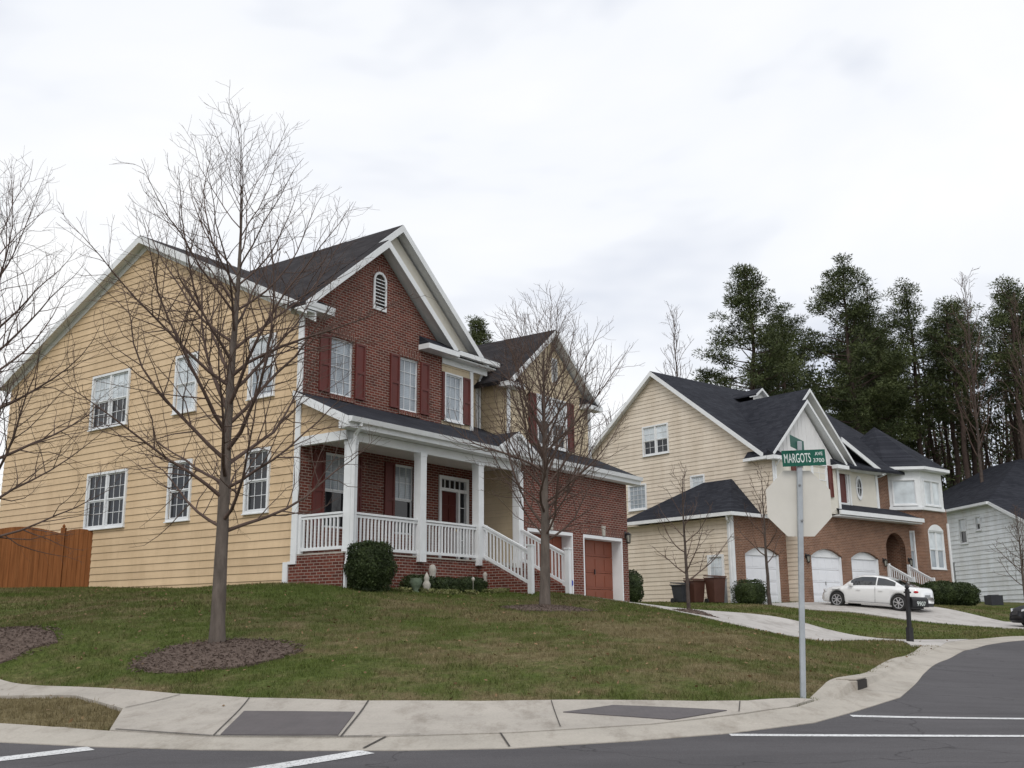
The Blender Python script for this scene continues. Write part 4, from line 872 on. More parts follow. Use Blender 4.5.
q = MB(B2); q.box(-2.12, 2.3, -1.2, -.905, E_ - .10, E_ - .02); q.box(-2.12, -1.815, -.904, 5.6, E_ - .10, E_ - .02); q.box(-2.24, -2.121, -1.3, 5.6, E_ - .14, E_ + .01); q.box(-2.12, 2.3, -1.32, -1.201, E_ - .14, E_ + .01); q.build('gutter', 'trim', h2)
q = MB(B2); q.tube([(-2.18, -.98, E_ - .1), (-2.1, -.95, E_ - .3), (-1.88, -.86, E_ - .45), (-1.88, -.86, .8)], .045, 6); q.build('downspout', 'trim', h2)
# main lower brick front
MF = Plane(0, -1.6, 1, 0)
q = MB(B2); wall(q, MF, [(2.05, .4), (11.4, .4), (11.4, 4.9), (2.05, 4.9)], [(2.85, 5.29, .6, 3.21), (6.02, 8.40, .6, 3.19), (9.13, 10.88, .6, 4.22)], depth=.3)
wall(q, Plane(11.4, -1.6, 0, 1), [(0, .4), (.8, .4), (.8, 4.9), (0, 4.9)], [])
wall(q, Plane(0, -.85, 1, 0), [(9.7, 4.6), (11.15, 4.6), (11.15, 7.5), (9.7, 7.5)], [])
q.build('brick_wall', 'brick_orange', h2)
arched_garage(h2, MF, 2.85, 5.29, .6, 2.88, 3.21, 'brick_orange'); arched_garage(h2, MF, 6.02, 8.40, .6, 2.88, 3.19, 'brick_orange')
n = 14; ap = arch_poly(9.13, 10.88, 3.55, 4.22, .62, n); q = MB(B2)
for i in range(n - 1): q.add([MF.p(*ap[i], 0), MF.p(*ap[i + 1], 0), MF.p(ap[i + 1][0], 4.22, 0), MF.p(ap[i][0], 4.22, 0), MF.p(*ap[i], -.3), MF.p(*ap[i + 1], -.3)], [(0, 1, 2, 3), (4, 5, 1, 0)])
q.build('arch_spandrel', 'brick_orange', h2)
q = MB(B2); wall(q, Plane(9.13, -1.3, 0, 1), [(-.3, .6), (1.3, .6), (1.3, 4.4), (-.3, 4.4)], []); wall(q, Plane(10.88, -1.3, 0, -1), [(-1.3, .6), (.3, .6), (.3, 4.4), (-1.3, 4.4)], []); wall(q, Plane(0, 0, 1, 0), [(9.13, .6), (10.88, .6), (10.88, 4.4), (9.13, 4.4)], [])
q.build('entry_recess', 'brick_orange', h2)
q = MB(B2); q.box(9.13, 10.88, -1.3, 0, 4.35, 4.45); q.build('porch_ceiling', 'soffit', h2)
q = MB(B2); q.box(9.5, 10.5, -.06, -.003, 1.66, 3.9); q.build('front_door', 'entry_red', h2)
q = MB(B2)
q.box(9.14, 10.87, -1.65, -.01, .5, 1.65)
for i in range(5): q.box(9.14, 10.87, -1.65 - (i + 1) * .25, -1.651 - i * .25, .5, 1.65 - (i + 1) * .14)
q.build('steps', 'brick_orange', h2)
for x in (9.1, 10.92):
    railing(h2, (x, -1.7, 1.67), (x, -2.85, 1.0), .95, B2, n=10)
    for yy, zz_ in ((-2.9, .6), (-1.67, 1.5)):
        q = MB(B2); q.box(x - .06, x + .06, yy - .06, yy + .06, zz_, zz_ + (1.42 if zz_ < 1 else 1.2)); q.build('railing_post', 'trim', h2)
lantern(h2, 2.45, -1.6, 2.7, B2); lantern(h2, 8.75, -1.6, 2.7, B2); lantern(h2, 10.88 + .2, -1.6, 2.8, B2)
# upper gable bay
UF = Plane(0, -1.9, 1, 0)
q = MB(B2)
wall(q, UF, [(0, 7.0), (5.0, 7.0), (2.5, 9.62)], [])
for i in range(1, 17):
    u = i * .3; zt = 7.0 + (u if u < 2.5 else 5.0 - u) * 1.048 - .03
    pbox(q, UF, u - .02, u + .02, 7.01, zt, .001, .02)
q.build('board_and_batten_wall', 'white_board', h2)
q = MB(B2); pbox(q, UF, 4.86, 5.03, 4.86, 7.0, .021, .05); pbox(q, UF, -.03, .14, 4.86, 6.98, .021, .05); q.build('corner_board', 'trim', h2)
q = MB(B2); wall(q, UF, [(0, 4.85), (5.0, 4.85), (5.0, 6.999), (0, 6.999)], []); pbox(q, UF, .0, 5.0, 6.88, 7.02, .0005, .025); wall(q, Plane(5.0, -1.9, 0, 1), [(0, 4.85), (.9, 4.85), (.9, 7.1), (0, 7.1)], []); q.box(.0, 5.0, -1.9 + .002, -1.0, 4.80, 4.85)
wall(q, Plane(0, -1.05, 1, 0), [(5.0, 4.9), (9.72, 4.9), (9.72, 7.4), (5.0, 7.4)], [(6.30, 7.04, 5.46, 7.06)], depth=.1)
wall(q, Plane(9.72, -1.05, 0, 1), [(0, 4.9), (.3, 4.9), (.3, 7.4), (0, 7.4)], [])
wall(q, Plane(0, -1.2, 1, 0), [(-.2, 6.9), (7.3, 6.9), (7.3, 7.1), (3.85, 10.32), (.4, 7.1)], [])
q.build('stucco_wall', 'cream_paint', h2)
U2 = Plane(0, -1.05, 1, 0)
window(h2, U2, 6.34, 7.0, 5.5, 7.02, 0, 1, 1, 1, 'shutter', 'shutter', B2, casing=.11, single=True)
q = MB(B2); pbox(q, U2, 7.2, 7.3, 5.4, 7.3, 0, .05); pbox(q, U2, 9.56, 9.74, 5.4, 7.4, 0, .05); pbox(q, U2, 7.46, 9.55, 7.2, 7.38, 0, .04); q.build('corner_board', 'trim', h2)
shutter(h2, UF, 4.15, 4.48, 5.55, 7.0, .021, B2); shutter(h2, UF, 1.35, 1.75, 5.55, 7.0, .021, B2)
window(h2, UF, 1.9, 4.0, 5.6, 6.95, .02, 2, 2, 2, 'pane_blind', 'pane_dark', B2)
# oval window
q = MB(B2); nn = 24; oc = (8.05, 6.35)
for i in range(nn):
    a0, a1 = 2 * PI * i / nn, 2 * PI * (i + 1) / nn; f_ = lambda a, r: (oc[0] + .20 * r * math.cos(a), oc[1] + .44 * r * math.sin(a))
    A_, B_, C_, D_ = f_(a0, 1.35), f_(a1, 1.35), f_(a1, 1), f_(a0, 1)
    q.add([U2.p(*A_, .05), U2.p(*B_, .05), U2.p(*C_, .05), U2.p(*D_, .05), U2.p(*A_, 0), U2.p(*B_, 0), U2.p(*C_, 0), U2.p(*D_, 0)], [(0, 1, 2, 3), (4, 5, 1, 0), (3, 2, 6, 7)])
pbox(q, U2, oc[0] - .012, oc[0] + .012, oc[1] - .43, oc[1] + .43, .012, .03); pbox(q, U2, oc[0] - .195, oc[0] - .013, oc[1] - .012, oc[1] + .012, .012, .03); pbox(q, U2, oc[0] + .013, oc[0] + .195, oc[1] - .012, oc[1] + .012, .012, .03)
ow = q.build('oval_window', 'trim', h2)
q = MB(B2); q.poly([U2.p(*f_(2 * PI * i / nn, 1.02), .006) for i in range(nn)]); q.build('pane', 'pane_dark', ow)
# roofs
zk2 = zh(4.73); zf2 = zh(-1.7); XR = 13.3
q = MB(B2)
q.prism([(-.3, -1.7, zf2), (7.0, -1.7, zf2), (15.2, -1.3, zh(-1.3)), (XR, 4.73, zk2), (-.3, 4.73, zk2)], (0, 0, -.12))
q.prism([(-.3, 4.73, zk2), (XR, 4.73, zk2), (15.2, 11.16, zf2), (-.3, 11.16, zf2)], (0, 0, -.12))
q.prism([(XR, 4.73, zk2), (15.2, -1.3, zh(-1.3)), (15.2, 11.16, zf2)], (0, 0, -.12))
r2 = q.build('roof', 'roof_dark', h2)
q = MB(B2)
for y_ in (-1.7, 11.16):
    q.prism([(-.325, y_, zf2 - .012), (-.325, 4.73, zk2 - .012), (-.325, 4.73, zk2 - .24), (-.325, y_, zf2 - .24)], (.024, 0, 0))
    q.prism([(-.3, y_, zf2 - .125), (-.3, 4.73, zk2 - .125), (-.3, 4.73, zk2 - .17), (-.3, y_, zf2 - .17)], (.28, 0, 0))
q.build('rake_board', 'trim', r2)
gable_roof(h2, -.32, 2.5, 5.32, 7.16, 9.86, -2.22, -1.2, .10, 'roof_dark', B2, rw_=.16)
gable_roof(h2, .25, 3.75, 7.25, 7.22, 10.66, -1.56, 3.0, .12, 'roof_dark', B2, rw_=.16, yl=-1.3, yr=-1.3)
ereturn(-.35, .55, -2.28, -1.901, 7.05, .17, .3, B2, h2); ereturn(4.45, 5.4, -2.28, -1.901, 7.05, .17, .3, B2, h2)
q = MB(B2); q.box(-.36, -.022, -1.88, -.62, 6.92, 7.05); q.build('eave_return', 'trim', h2)
q = MB(B2); q.prism([(-.34, -1.85, 7.055), (-.34, -.64, 7.055), (-.02, -.64, 7.055), (-.02, -1.85, 7.055)], (0, 0, .0)); q.prism([(-.34, -1.85, 7.053), (-.023, -1.85, 7.053), (-.023, -1.85, 7.38)], (0, 1.2, 0)); q.build('return_roof', 'roof_dark', h2)
q = MB(B2); q.box(5.42, 9.9, -1.5, -1.38, 7.12, 7.25); q.box(5.42, 9.9, -1.379, -1.06, 7.1, 7.14); q.build('gutter', 'trim', h2)
# second front slope with its own rake, right of the gable
q = MB(B2); q.prism([(6.9, -1.42, 8.35), (9.6, -1.42, 7.3), (9.6, 1.0, 7.3), (6.9, 1.0, 8.35)], (0, 0, -.1)); rr = q.build('roof', 'roof_dark', h2)
q = MB(B2); q.prism([(6.2, -1.50, 8.62), (9.7, -1.50, 7.26), (9.7, -1.50, 7.02), (6.2, -1.50, 8.40)], (0, .06, 0)); q.build('rake_board', 'trim', rr)
# pent roof above the garage doors and entry
q = MB(B2); q.prism([(4.6, -2.12, 4.98), (11.85, -2.12, 4.98), (11.3, -1.06, 5.46), (5.0, -1.06, 5.46)], (0, 0, -.06)); q.build('roof', 'roof_dark', h2)
q = MB(B2); q.box(4.55, 11.85, -2.22, -2.121, 4.78, 4.97); q.box(4.55, 11.8, -2.12, -1.605, 4.70, 4.76); q.build('gutter', 'trim', h2)
# dormer
gable_roof(h2, 4.45, 4.95, 5.45, 11.12, 11.48, 2.0, 3.7, .08, 'roof_dark', B2, rw_=.12)
q = MB(B2); wall(q, Plane(0, 2.2, 1, 0), [(4.45, 10.0), (5.45, 10.0), (5.45, 11.08), (4.95, 11.45), (4.45, 11.08)], []); q.build('dormer', 'white_board', h2)
# corner tower
TA, TB, TC = (11.15, -.85), (12.30, -1.90), (14.72, -1.90)
def seg(a, b): return Plane(a[0], a[1], b[0] - a[0], b[1] - a[1]), math.hypot(b[0] - a[0], b[1] - a[1])
s1, l1 = seg(TA, TB); s2_, l2 = seg(TB, TC)
q = MB(B2)
wall(q, s1, [(0, .4), (l1, .4), (l1, 5.62), (0, 5.62)], [(.42, 1.05, 2.5, 4.4)], depth=.1); wall(q, s2_, [(0, .4), (l2, .4), (l2, 5.62), (0, 5.62)], [(.38, 1.85, 2.55, 4.45)], depth=.1)
wall(q, Plane(TC[0], TC[1], 0, 1), [(0, .4), (2.0, .4), (2.0, 5.62), (0, 5.62)], [])
q.build('brick_wall', 'brick_orange', h2)
window(h2, s1, .46, 1.01, 2.54, 4.36, -.03, 1, 1, 1, 'pane_bright', 'pane_blind', B2, casing=.06)
window(h2, s2_, .42, 1.81, 2.59, 4.40, -.03, 2, 1, 1, 'pane_bright', 'pane_blind', B2, casing=.06)
q = MB(B2); apo = arch_poly(.38, 1.85, 4.46, 4.78, .3, 10); q.prism([s2_.p(.38, 4.46, .01), s2_.p(1.85, 4.46, .01)] + [s2_.p(a, b, .01) for a, b in apo[::-1]], (0, -.03, 0)); q.build('window_arch', 'trim', h2)
q = MB(B2); pbox(q, s2_, l2 - .12, l2 + .05, .8, 4.9, 0, .05); q.build('downspout', 'trim', h2)
# upper bay (white panels, wide windows)
q = MB(B2); TD = (14.35, -1.9)
wall(q, Plane(11.05, -.80, 1.15, -1.15), [(0, 5.5), (1.66, 5.5), (1.66, 7.6), (0, 7.6)], [(.25, 1.42, 5.72, 7.0)], depth=.06)
US1 = Plane(11.05, -.80, 1.15, -1.15); US2 = Plane(12.222, -1.975, 1, 0)
wall(q, US2, [(0, 5.5), (2.15, 5.5), (2.15, 7.6), (0, 7.6)], [(.25, 1.85, 5.72, 7.0)], depth=.06)
wall(q, Plane(14.37, -1.975, 0, 1), [(0, 5.5), (2.1, 5.5), (2.1, 7.6), (0, 7.6)], [])
pbox(q, US1, -.02, 1.66, 5.47, 5.62, .0, .05); pbox(q, US2, 0, 2.17, 5.47, 5.62, .0, .05)
q.prism([(11.05, -.80, 5.48), (12.222, -1.97, 5.48), (14.37, -1.97, 5.48), (14.37, -.8, 5.48)], (0, 0, -.03))
q.build('bay_wall', 'trim', h2)
window(h2, US1, .29, 1.38, 5.76, 6.96, 0, 1, 1, 1, 'pane_bright', 'pane_bright', B2, casing=.06, single=True); window(h2, US2, .29, 1.81, 5.76, 6.96, 0, 2, 1, 1, 'pane_bright', 'pane_bright', B2, casing=.06, single=True)
q = MB(B2); ez = 7.62; apx = (13.2, .9, 10.25)
ring = [(10.75, -.95, ez), (12.1, -2.32, ez), (14.6, -2.32, ez), (15.1, -.9, ez), (15.1, 3.5, ez), (11.0, 3.5, ez)]
q.add(ring + [apx], [(i, (i + 1) % 6, 6) for i in range(6)]); q.build('roof', 'roof_dark', h2)
q = MB(B2)
for i in range(3):
    a, b = Vector(ring[i]), Vector(ring[i + 1]); q.bar(a - Vector((0, 0, .07)), b - Vector((0, 0, .07)), .1, .15)
q.prism([(r_[0], r_[1], ez - .16) for r_ in ring[:4]] , (0, 0, -.02)); q.build('gutter', 'trim', h2)
q = MB(B2); q.tube([(10.9, -1.05, ez - .1), (10.75, -1.0, ez - .35), (10.35, -.93, ez - .5), (9.85, -.92, ez - .65), (9.85, -.92, 5.2)], .045, 6); q.build('downspout', 'trim', h2)
q = MB(B2); q.tube([(.0, -2.28, 6.95), (.1, -2.15, 6.75), (.12, -1.98, 6.6), (.12, -1.98, 5.0)], .045, 6); q.build('downspout', 'trim', h2)

# ================================================================== HOUSE 3 (white, far right)
B3 = 0.9; a3 = math.atan2(.993, -.117)
h3 = empty('house', (29.75, 62.0, B3 + CH), 0.117, label='white-sided house with a dark roof at the right edge of the picture', cat='house')
W3 = Plane(0, 0, 0, -1)                      # side wall faces -X; u=-Y
w3 = [(-9.4, -8.65, 4.75, 6.2), (-6.6, -5.85, 4.85, 6.35), (-4.6, -4.15, 5.55, 6.30)]
q = MB(B3); wall(q, W3, [(-16, .9), (2.4, .9), (2.4, 4.95), (-2.4, 6.95), (-16, 6.95)], w3, course=.28, lap=.03, cz=.9, depth=.1)
wall(q, Plane(0, -2.4, 1, 0), [(0, .9), (12, .9), (12, 4.95), (0, 4.95)], [], course=.2, lap=.016, cz=.9)
q.build('siding_wall', 'siding_white', h3)
for a in w3: window(h3, W3, *a, .02, 1, 1, 1, 'pane_bright', 'pane_dark', B3)
q = MB(B3); pbox(q, W3, -9.2, -7.7, 2.1, 3.7, .02, .06); q.build('side_door', 'iron_grey', h3)
q = MB(B3); pbox(q, W3, -13.9, 2.35, .2, 1.1, -.1, .01); q.build('foundation', 'brick_orange', h3)
q = MB(B3)
q.prism([(-.4, 2.4, 7.1), (5.5, 8.0, 10.6), (5.5, 11.5, 10.6), (-.4, 16.4, 7.1)], (0, 0, -.1)); q.prism([(-.4, 2.4, 7.1), (12.4, 2.4, 7.1), (7.5, 8.0, 10.6), (5.5, 8.0, 10.6)], (0, 0, -.1))
q.prism([(-.4, -2.9, 4.85), (12.4, -2.9, 4.85), (12.4, 2.4, 7.1), (-.4, 2.4, 7.1)], (0, 0, -.1)); q.prism([(7.5, 8.0, 10.6), (12.4, 2.4, 7.1), (12.4, 16.4, 7.1), (5.5, 11.5, 10.6)], (0, 0, -.1)); q.build('roof', 'roof_dark', h3)
q = MB(B3); q.box(-.54, -.401, 2.4, 16.4, 6.93, 7.08); q.box(-.4, -.03, 2.4, 16.3, 6.93, 6.97)
q.prism([(-.43, -2.9, 4.84), (-.43, 2.4, 7.09), (-.43, 2.4, 6.88), (-.43, -2.9, 4.63)], (.025, 0, 0)); q.build('gutter', 'trim', h3)

# ================================================================== VEGETATION
def tubes_np(polys):
    """polys: list of (points Nx3, radii N, sides) -> V, F(quads)"""
    V, F = [], []; n0 = 0
    for pts, rad, ns in polys:
        pts = np.asarray(pts, float); n = len(pts)
        d = np.empty_like(pts); d[1:-1] = pts[2:] - pts[:-2]; d[0] = pts[1] - pts[0]; d[-1] = pts[-1] - pts[-2]
        d /= np.linalg.norm(d, axis=1)[:, None] + 1e-9
        a = np.array([1., 0, 0]) if abs(d[0, 0]) < .7 else np.array([0, 1., 0])
        r = np.cross(d, a); r /= np.linalg.norm(r, axis=1)[:, None] + 1e-9; u = np.cross(d, r)
        th = 2 * PI * np.arange(ns) / ns
        ring = pts[:, None] + np.asarray(rad)[:, None, None] * (np.cos(th)[None, :, None] * r[:, None] + np.sin(th)[None, :, None] * u[:, None])
        V.append(ring.reshape(-1, 3)); i = np.arange(n - 1)[:, None] * ns; j = np.arange(ns)[None]; j2 = (j + 1) % ns
        F.append(np.stack([i + j, i + j2, i + ns + j2, i + ns + j], -1).reshape(-1, 4) + n0); n0 += n * ns
    return np.concatenate(V), np.concatenate(F)
def grow(p, d, length, r0, r1, n, up, wob, R_):
    pts = [p]; d = d / np.linalg.norm(d); st = length / n
    for i in range(n):
        d = d + np.array([0, 0, up]) / n + R_.randn(3) * wob / math.sqrt(n); d /= np.linalg.norm(d); p = p + d * st; pts.append(p)
    t_ = np.linspace(0, 1, n + 1); return np.array(pts), r0 + (r1 - r0) * t_ ** .8
def side_dir(d, ang, R_):
    a = R_.randn(3); a -= a.dot(d) * d; a /= np.linalg.norm(a) + 1e-9
    return d * math.cos(ang) + a * math.sin(ang)
def bare_tree(loc, Ht, r0, h0, nprim, Lmax, seed, label, group=None, e0=38, up=.75, sec=.24, ter=.14, twig_r=.004, prof=None, lean=(0, 0), mats=('bark', 'twig'), levels=3, cat='bare tree', tlen=1.0, rk=1.0):
    R_ = np.random.RandomState(seed); root = empty('bare_tree', loc, 0, label=label, cat=cat, group=group)
    n = 16; tt = np.linspace(0, 1, n + 1); wob = np.cumsum(R_.randn(n + 1, 2) * .012 * Ht / 8, axis=0); wob -= wob[0]
    tp = np.c_[lean[0] * tt * Ht + wob[:, 0], lean[1] * tt * Ht + wob[:, 1], tt * Ht - .12]
    tr = r0 * ((1 - tt) ** .9) + .006; tr[0] *= 1.25
    V, F_ = tubes_np([(tp, tr, 10)]); npmesh('trunk', V, F_, mats[0], root, True)
    prof = prof or (lambda s: (math.sin(PI * min(1, .18 + .62 * (1 - s)) ) ** .8 if s > .0 else .7))
    polys = []
    for i in range(nprim):
        s = (i + R_.rand() * .8) / nprim; h = h0 + (Ht * .97 - h0) * s ** 1.05; t_ = (h + .12) / Ht
        p = np.array([np.interp(t_, tt, tp[:, k]) for k in range(3)]); rt_ = np.interp(t_, tt, tr)
        az = i * 2.39996 + R_.rand() * .7; el = math.radians(e0 + 34 * s + R_.randn() * 6)
        d = np.array([math.cos(az) * math.cos(el), math.sin(az) * math.cos(el), math.sin(el)])
        Lp = Lmax * prof(s) * (.8 + .35 * R_.rand()); rp = min(rt_ * .55, .007 + .010 * Lp * rk)
        pp, pr2 = grow(p, d, Lp, rp, twig_r, 9, up, .30, R_); polys.append((pp, pr2, 5))
        ns = max(3, int(Lp / sec))
        for j in range(ns):
            q = .16 + .82 * (j + R_.rand() * .7) / ns; k = q * 9; k0 = min(8, int(k)); f_ = k - k0
            sp = pp[k0] * (1 - f_) + pp[k0 + 1] * f_; dd = pp[k0 + 1] - pp[k0]; dd /= np.linalg.norm(dd)
            Ls = ((1 - q) * Lp * .55 + .35) * (.6 + .6 * R_.rand()) * tlen; rs = max(twig_r, min(np.interp(q, np.linspace(0, 1, 10), pr2) * .6, .012))
            s_p, s_r = grow(sp, side_dir(dd, math.radians(32 + 18 * R_.rand()), R_), Ls, rs, twig_r * .8, 5, up * .55, .42, R_); polys.append((s_p, s_r, 4))
            if levels < 3: continue
            nt_ = max(2, int(Ls / ter))
            for m_ in range(nt_):
                q2 = .2 + .78 * (m_ + R_.rand() * .8) / nt_; k = q2 * 5; k0 = min(4, int(k)); f_ = k - k0
                tp_ = s_p[k0] * (1 - f_) + s_p[k0 + 1] * f_; dd2 = s_p[k0 + 1] - s_p[k0]; dd2 /= np.linalg.norm(dd2)
                Lt = (.12 + .32 * R_.rand()) * (1.2 - .5 * q2) * tlen
                t_p, t_r = grow(tp_, side_dir(dd2, math.radians(30 + 25 * R_.rand()), R_), Lt, twig_r * .85, twig_r * .5, 3, .3, .3, R_); polys.append((t_p, t_r, 3))
    V, F_ = tubes_np(polys); npmesh('crown', V, F_, mats[1], root, True); return root
def at(x, y, dz=0): return (x, y, Hw(x, y) + dz)
def copy_tree(o, loc, rz, scale=1.0, label=None):
    c = o.copy(); sc.collection.objects.link(c); c.location = loc; c.rotation_euler = (0, 0, rz); c.scale = (scale,) * 3 if not hasattr(scale, '__len__') else scale
    if label: c['label'] = label
    for ch in o.children:
        k = ch.copy(); sc.collection.objects.link(k); k.parent = c
    return c
wide = lambda s: .82 + .4 * s if s < .35 else .96 - .78 * (s - .35)
bare_tree(at(-4.64, 16.9), 7.8, .115, 1.7, 40, 3.9, 11, 'tall bare street tree with a spreading crown in front of the gold siding', 'bare trees on the corner lawn', e0=20, up=.66, prof=wide, sec=.21, ter=.17, lean=(.004, 0), twig_r=.003, rk=.85)
bare_tree(at(-9.15, 17.6), 7.6, .115, 1.6, 34, 3.4, 23, 'bare tree at the far left edge, its trunk out of the picture', 'bare trees on the corner lawn', e0=20, up=.72, prof=wide, sec=.22, twig_r=.003, rk=.85)
vase = lambda s: .75 + .35 * s if s < .4 else .9 - .75 * (s - .4)
bare_tree(at(.69, 24.0), 6.0, .13, 1.45, 44, 3.6, 37, 'bare vase-shaped tree in front of the porch steps and garage', 'bare trees on the corner lawn', e0=28, up=1.05, prof=vase, sec=.21, ter=.2, twig_r=.004, rk=.85)
small = lambda s: .95 - .65 * s
bare_tree(at(4.62, 28.5), 3.7, .05, .7, 14, 1.9, 5, 'small bare sapling where the left driveway begins, in front of the cream wall', 'saplings by the driveways', e0=25, up=.8, prof=small, sec=.3, ter=.22, twig_r=.005, tlen=.7, mats=('bark_dark', 'twig'))
bare_tree(at(10.4, 43.6), 5.4, .075, 1.7, 13, 2.4, 8, 'small bare sapling before the leftmost white garage door', 'saplings by the driveways', e0=35, up=.7, prof=small, sec=.45, ter=.4, twig_r=.008, tlen=.7, mats=('bark_dark', 'twig'))
bare_tree(at(27.2, 57), 5.0, .09, 1.0, 22, 2.4, 9, 'small bare tree in front of the white-sided house', e0=28, up=.6, prof=small, sec=.35, ter=.3, twig_r=.009)
# mulch rings
def mulch(cx, cy, rx, ry, label, seed):
    R_ = np.random.RandomState(seed); pts = []; n = 26
    for i in range(n): a = 2 * PI * i / n; k = 1 + .07 * R_.randn(); pts.append((cx + rx * k * math.cos(a), cy + ry * k * math.sin(a)))
    o = sheet('mulch', pts, .03, 'mulch', .3, .1, lift=lambda x, y: .09 * np.clip(1 - ((x - cx) / rx) ** 2 - ((y - cy) / ry) ** 2, 0, 1))
    N = int(1800 * rx * ry); a = R_.rand(N) * 2 * PI; r = np.sqrt(R_.rand(N)) * 1.13; x = cx + rx * r * np.cos(a); y = cy + ry * r * np.sin(a)
    z = H(x, y) + CH + .04 + .09 * np.clip(1 - r * r, 0, 1); c = np.stack([x, y, z], 1); u = R_.randn(N, 3); u[:, 2] *= .4; u *= (.022 / np.linalg.norm(u, axis=1))[:, None]
    v = np.cross(u, R_.randn(N, 3)); v *= (.007 / np.linalg.norm(v, axis=1))[:, None]
    V = np.concatenate([c - u - v, c + u - v, c + u + v, c - u + v]); i = np.arange(N); F_ = np.stack([i, i + N, i + 2 * N, i + 3 * N], 1)
    k = npmesh('mulch_chips', V, F_, 'mulch', o)
    tag(o, label, 'mulch bed', kind='stuff'); return pts
MUL = [mulch(-4.45, 16.25, 1.15, 1.0, 'oval of red-brown mulch under the tall bare tree', 1), mulch(.75, 23.5, .95, .9, 'oval of red-brown mulch under the vase-shaped tree', 2), mulch(-8.4, 17.1, 1.05, .9, 'oval of mulch at the left edge of the lawn', 3), mulch(4.75, 28.2, .55, .4, 'small patch of mulch round the driveway sapling', 4)]

# grass blades on the visible lawns (one uncountable mass)
HOUSE1 = [(-5.29, 25.8), (-13.6, 31.8), (-13, 40), (3, 43), (3.9, 35.6), (-1, 28.8), (-4.0, 24.85)]
EXC = [ROAD, GUT, SW_MAIN, APRON, DRIVE1, DRIVE2, HOUSE1] + MUL
def blades(n, xr, yr, hmin, hmax, wd, seed, dens=None):
    R_ = np.random.RandomState(seed); x = xr[0] + R_.rand(n) * (xr[1] - xr[0]); y = yr[0] + R_.rand(n) * (yr[1] - yr[0])
    k = (x / y > -.56) & (x / y < .56)
    x, y = x[k], y[k]
    for P_ in EXC: m = ~inpoly(x, y, P_); x, y = x[m], y[m]
    m = np.ones(len(x), bool)
    if dens is not None: m = R_.rand(len(x)) < dens(x, y)
    x, y = x[m], y[m]; n = len(x); z = H(x, y) + CH
    cl = np.sin(x * 2.3 + np.sin(y * 1.9) * 2) * np.sin(y * 2.9 + np.sin(x * 1.3)) * .5 + .5
    cl2 = np.sin(x * 7.3 + 1) * np.sin(y * 8.1 + x) * .5 + .5
    h = (hmin + (hmax - hmin) * R_.rand(n)) * (.55 + .7 * cl * cl2 + .25 * R_.rand(n)); a = R_.rand(n) * 2 * PI; ln = .35 + .6 * R_.rand(n); b = R_.rand(n) * 2 * PI
    w_ = wd * (.7 + .6 * R_.rand(n)); dx, dy = np.cos(a) * w_, np.sin(a) * w_
    base = np.stack([x, y, z - .015], 1); tip = base + np.stack([np.cos(b) * h * ln, np.sin(b) * h * ln, h + .015], 1)
    return np.stack([base + np.stack([-dx, -dy, 0 * dx], 1), base + np.stack([dx, dy, 0 * dx], 1), tip], 1).reshape(-1, 3)
clump = lambda x, y: np.clip((np.sin(x * 3.1 + np.sin(y * 2.2) * 2) * np.sin(y * 3.7 + x * .8) + np.sin(x * 9.1) * np.sin(y * 8.3)) * .8 - .55, 0, 1)
Vb = [blades(90000, (-10, 9), (11, 24), .05, .12, .006, 21, clump), blades(240000, (-10, 8), (11, 20), .02, .062, .0055, 1), blades(200000, (-15, 12), (20, 31), .03, .075, .010, 2), blades(90000, (4, 27), (26, 50), .035, .08, .018, 3)]
# taller tufts along edges of concrete
Vb = np.concatenate(Vb); Fb = np.arange(len(Vb)).reshape(-1, 3)
gr = npmesh('grass', Vb, Fb, 'grass_blade'); tag(gr, 'short mixed green and dormant brown lawn grass around the corner house', 'grass', kind='stuff')

R_ = np.random.RandomState(404); n = 1500; x = -11 + 22 * R_.rand(n); y = 11.5 + 18 * R_.rand(n); k = np.ones(n, bool)
for P_ in (ROAD, HOUSE1): k &= ~inpoly(x, y, P_)
hard = np.zeros(n, bool)
for P_ in (GUT, SW_MAIN, APRON, DRIVE1): hard |= inpoly(x, y, P_)
k &= ~hard | (R_.rand(n) < .12)
x, y, hard = x[k], y[k], hard[k]; n = len(x); c = np.stack([x, y, H(x, y) + CH + .05 + .012 * R_.rand(n)], 1); u = R_.randn(n, 3) * [1, 1, .35]; u *= ((.02 + .022 * R_.rand(n)) / np.linalg.norm(u, axis=1))[:, None]
v = np.cross(u, R_.randn(n, 3) * [.3, .3, 1]); v *= (.018 / np.linalg.norm(v, axis=1))[:, None]
M['dead_leaf'] = leaf_mat('dead_leaf', (.10, .06, .035), (.26, .17, .09), 9)
tag(npmesh('fallen_leaves', np.stack([c - u, c + v, c + u, c - v], 1).reshape(-1, 3), np.arange(4 * n).reshape(-1, 4), 'dead_leaf'), 'small dead leaves scattered over the lawn and walk', 'leaf litter', kind='stuff')

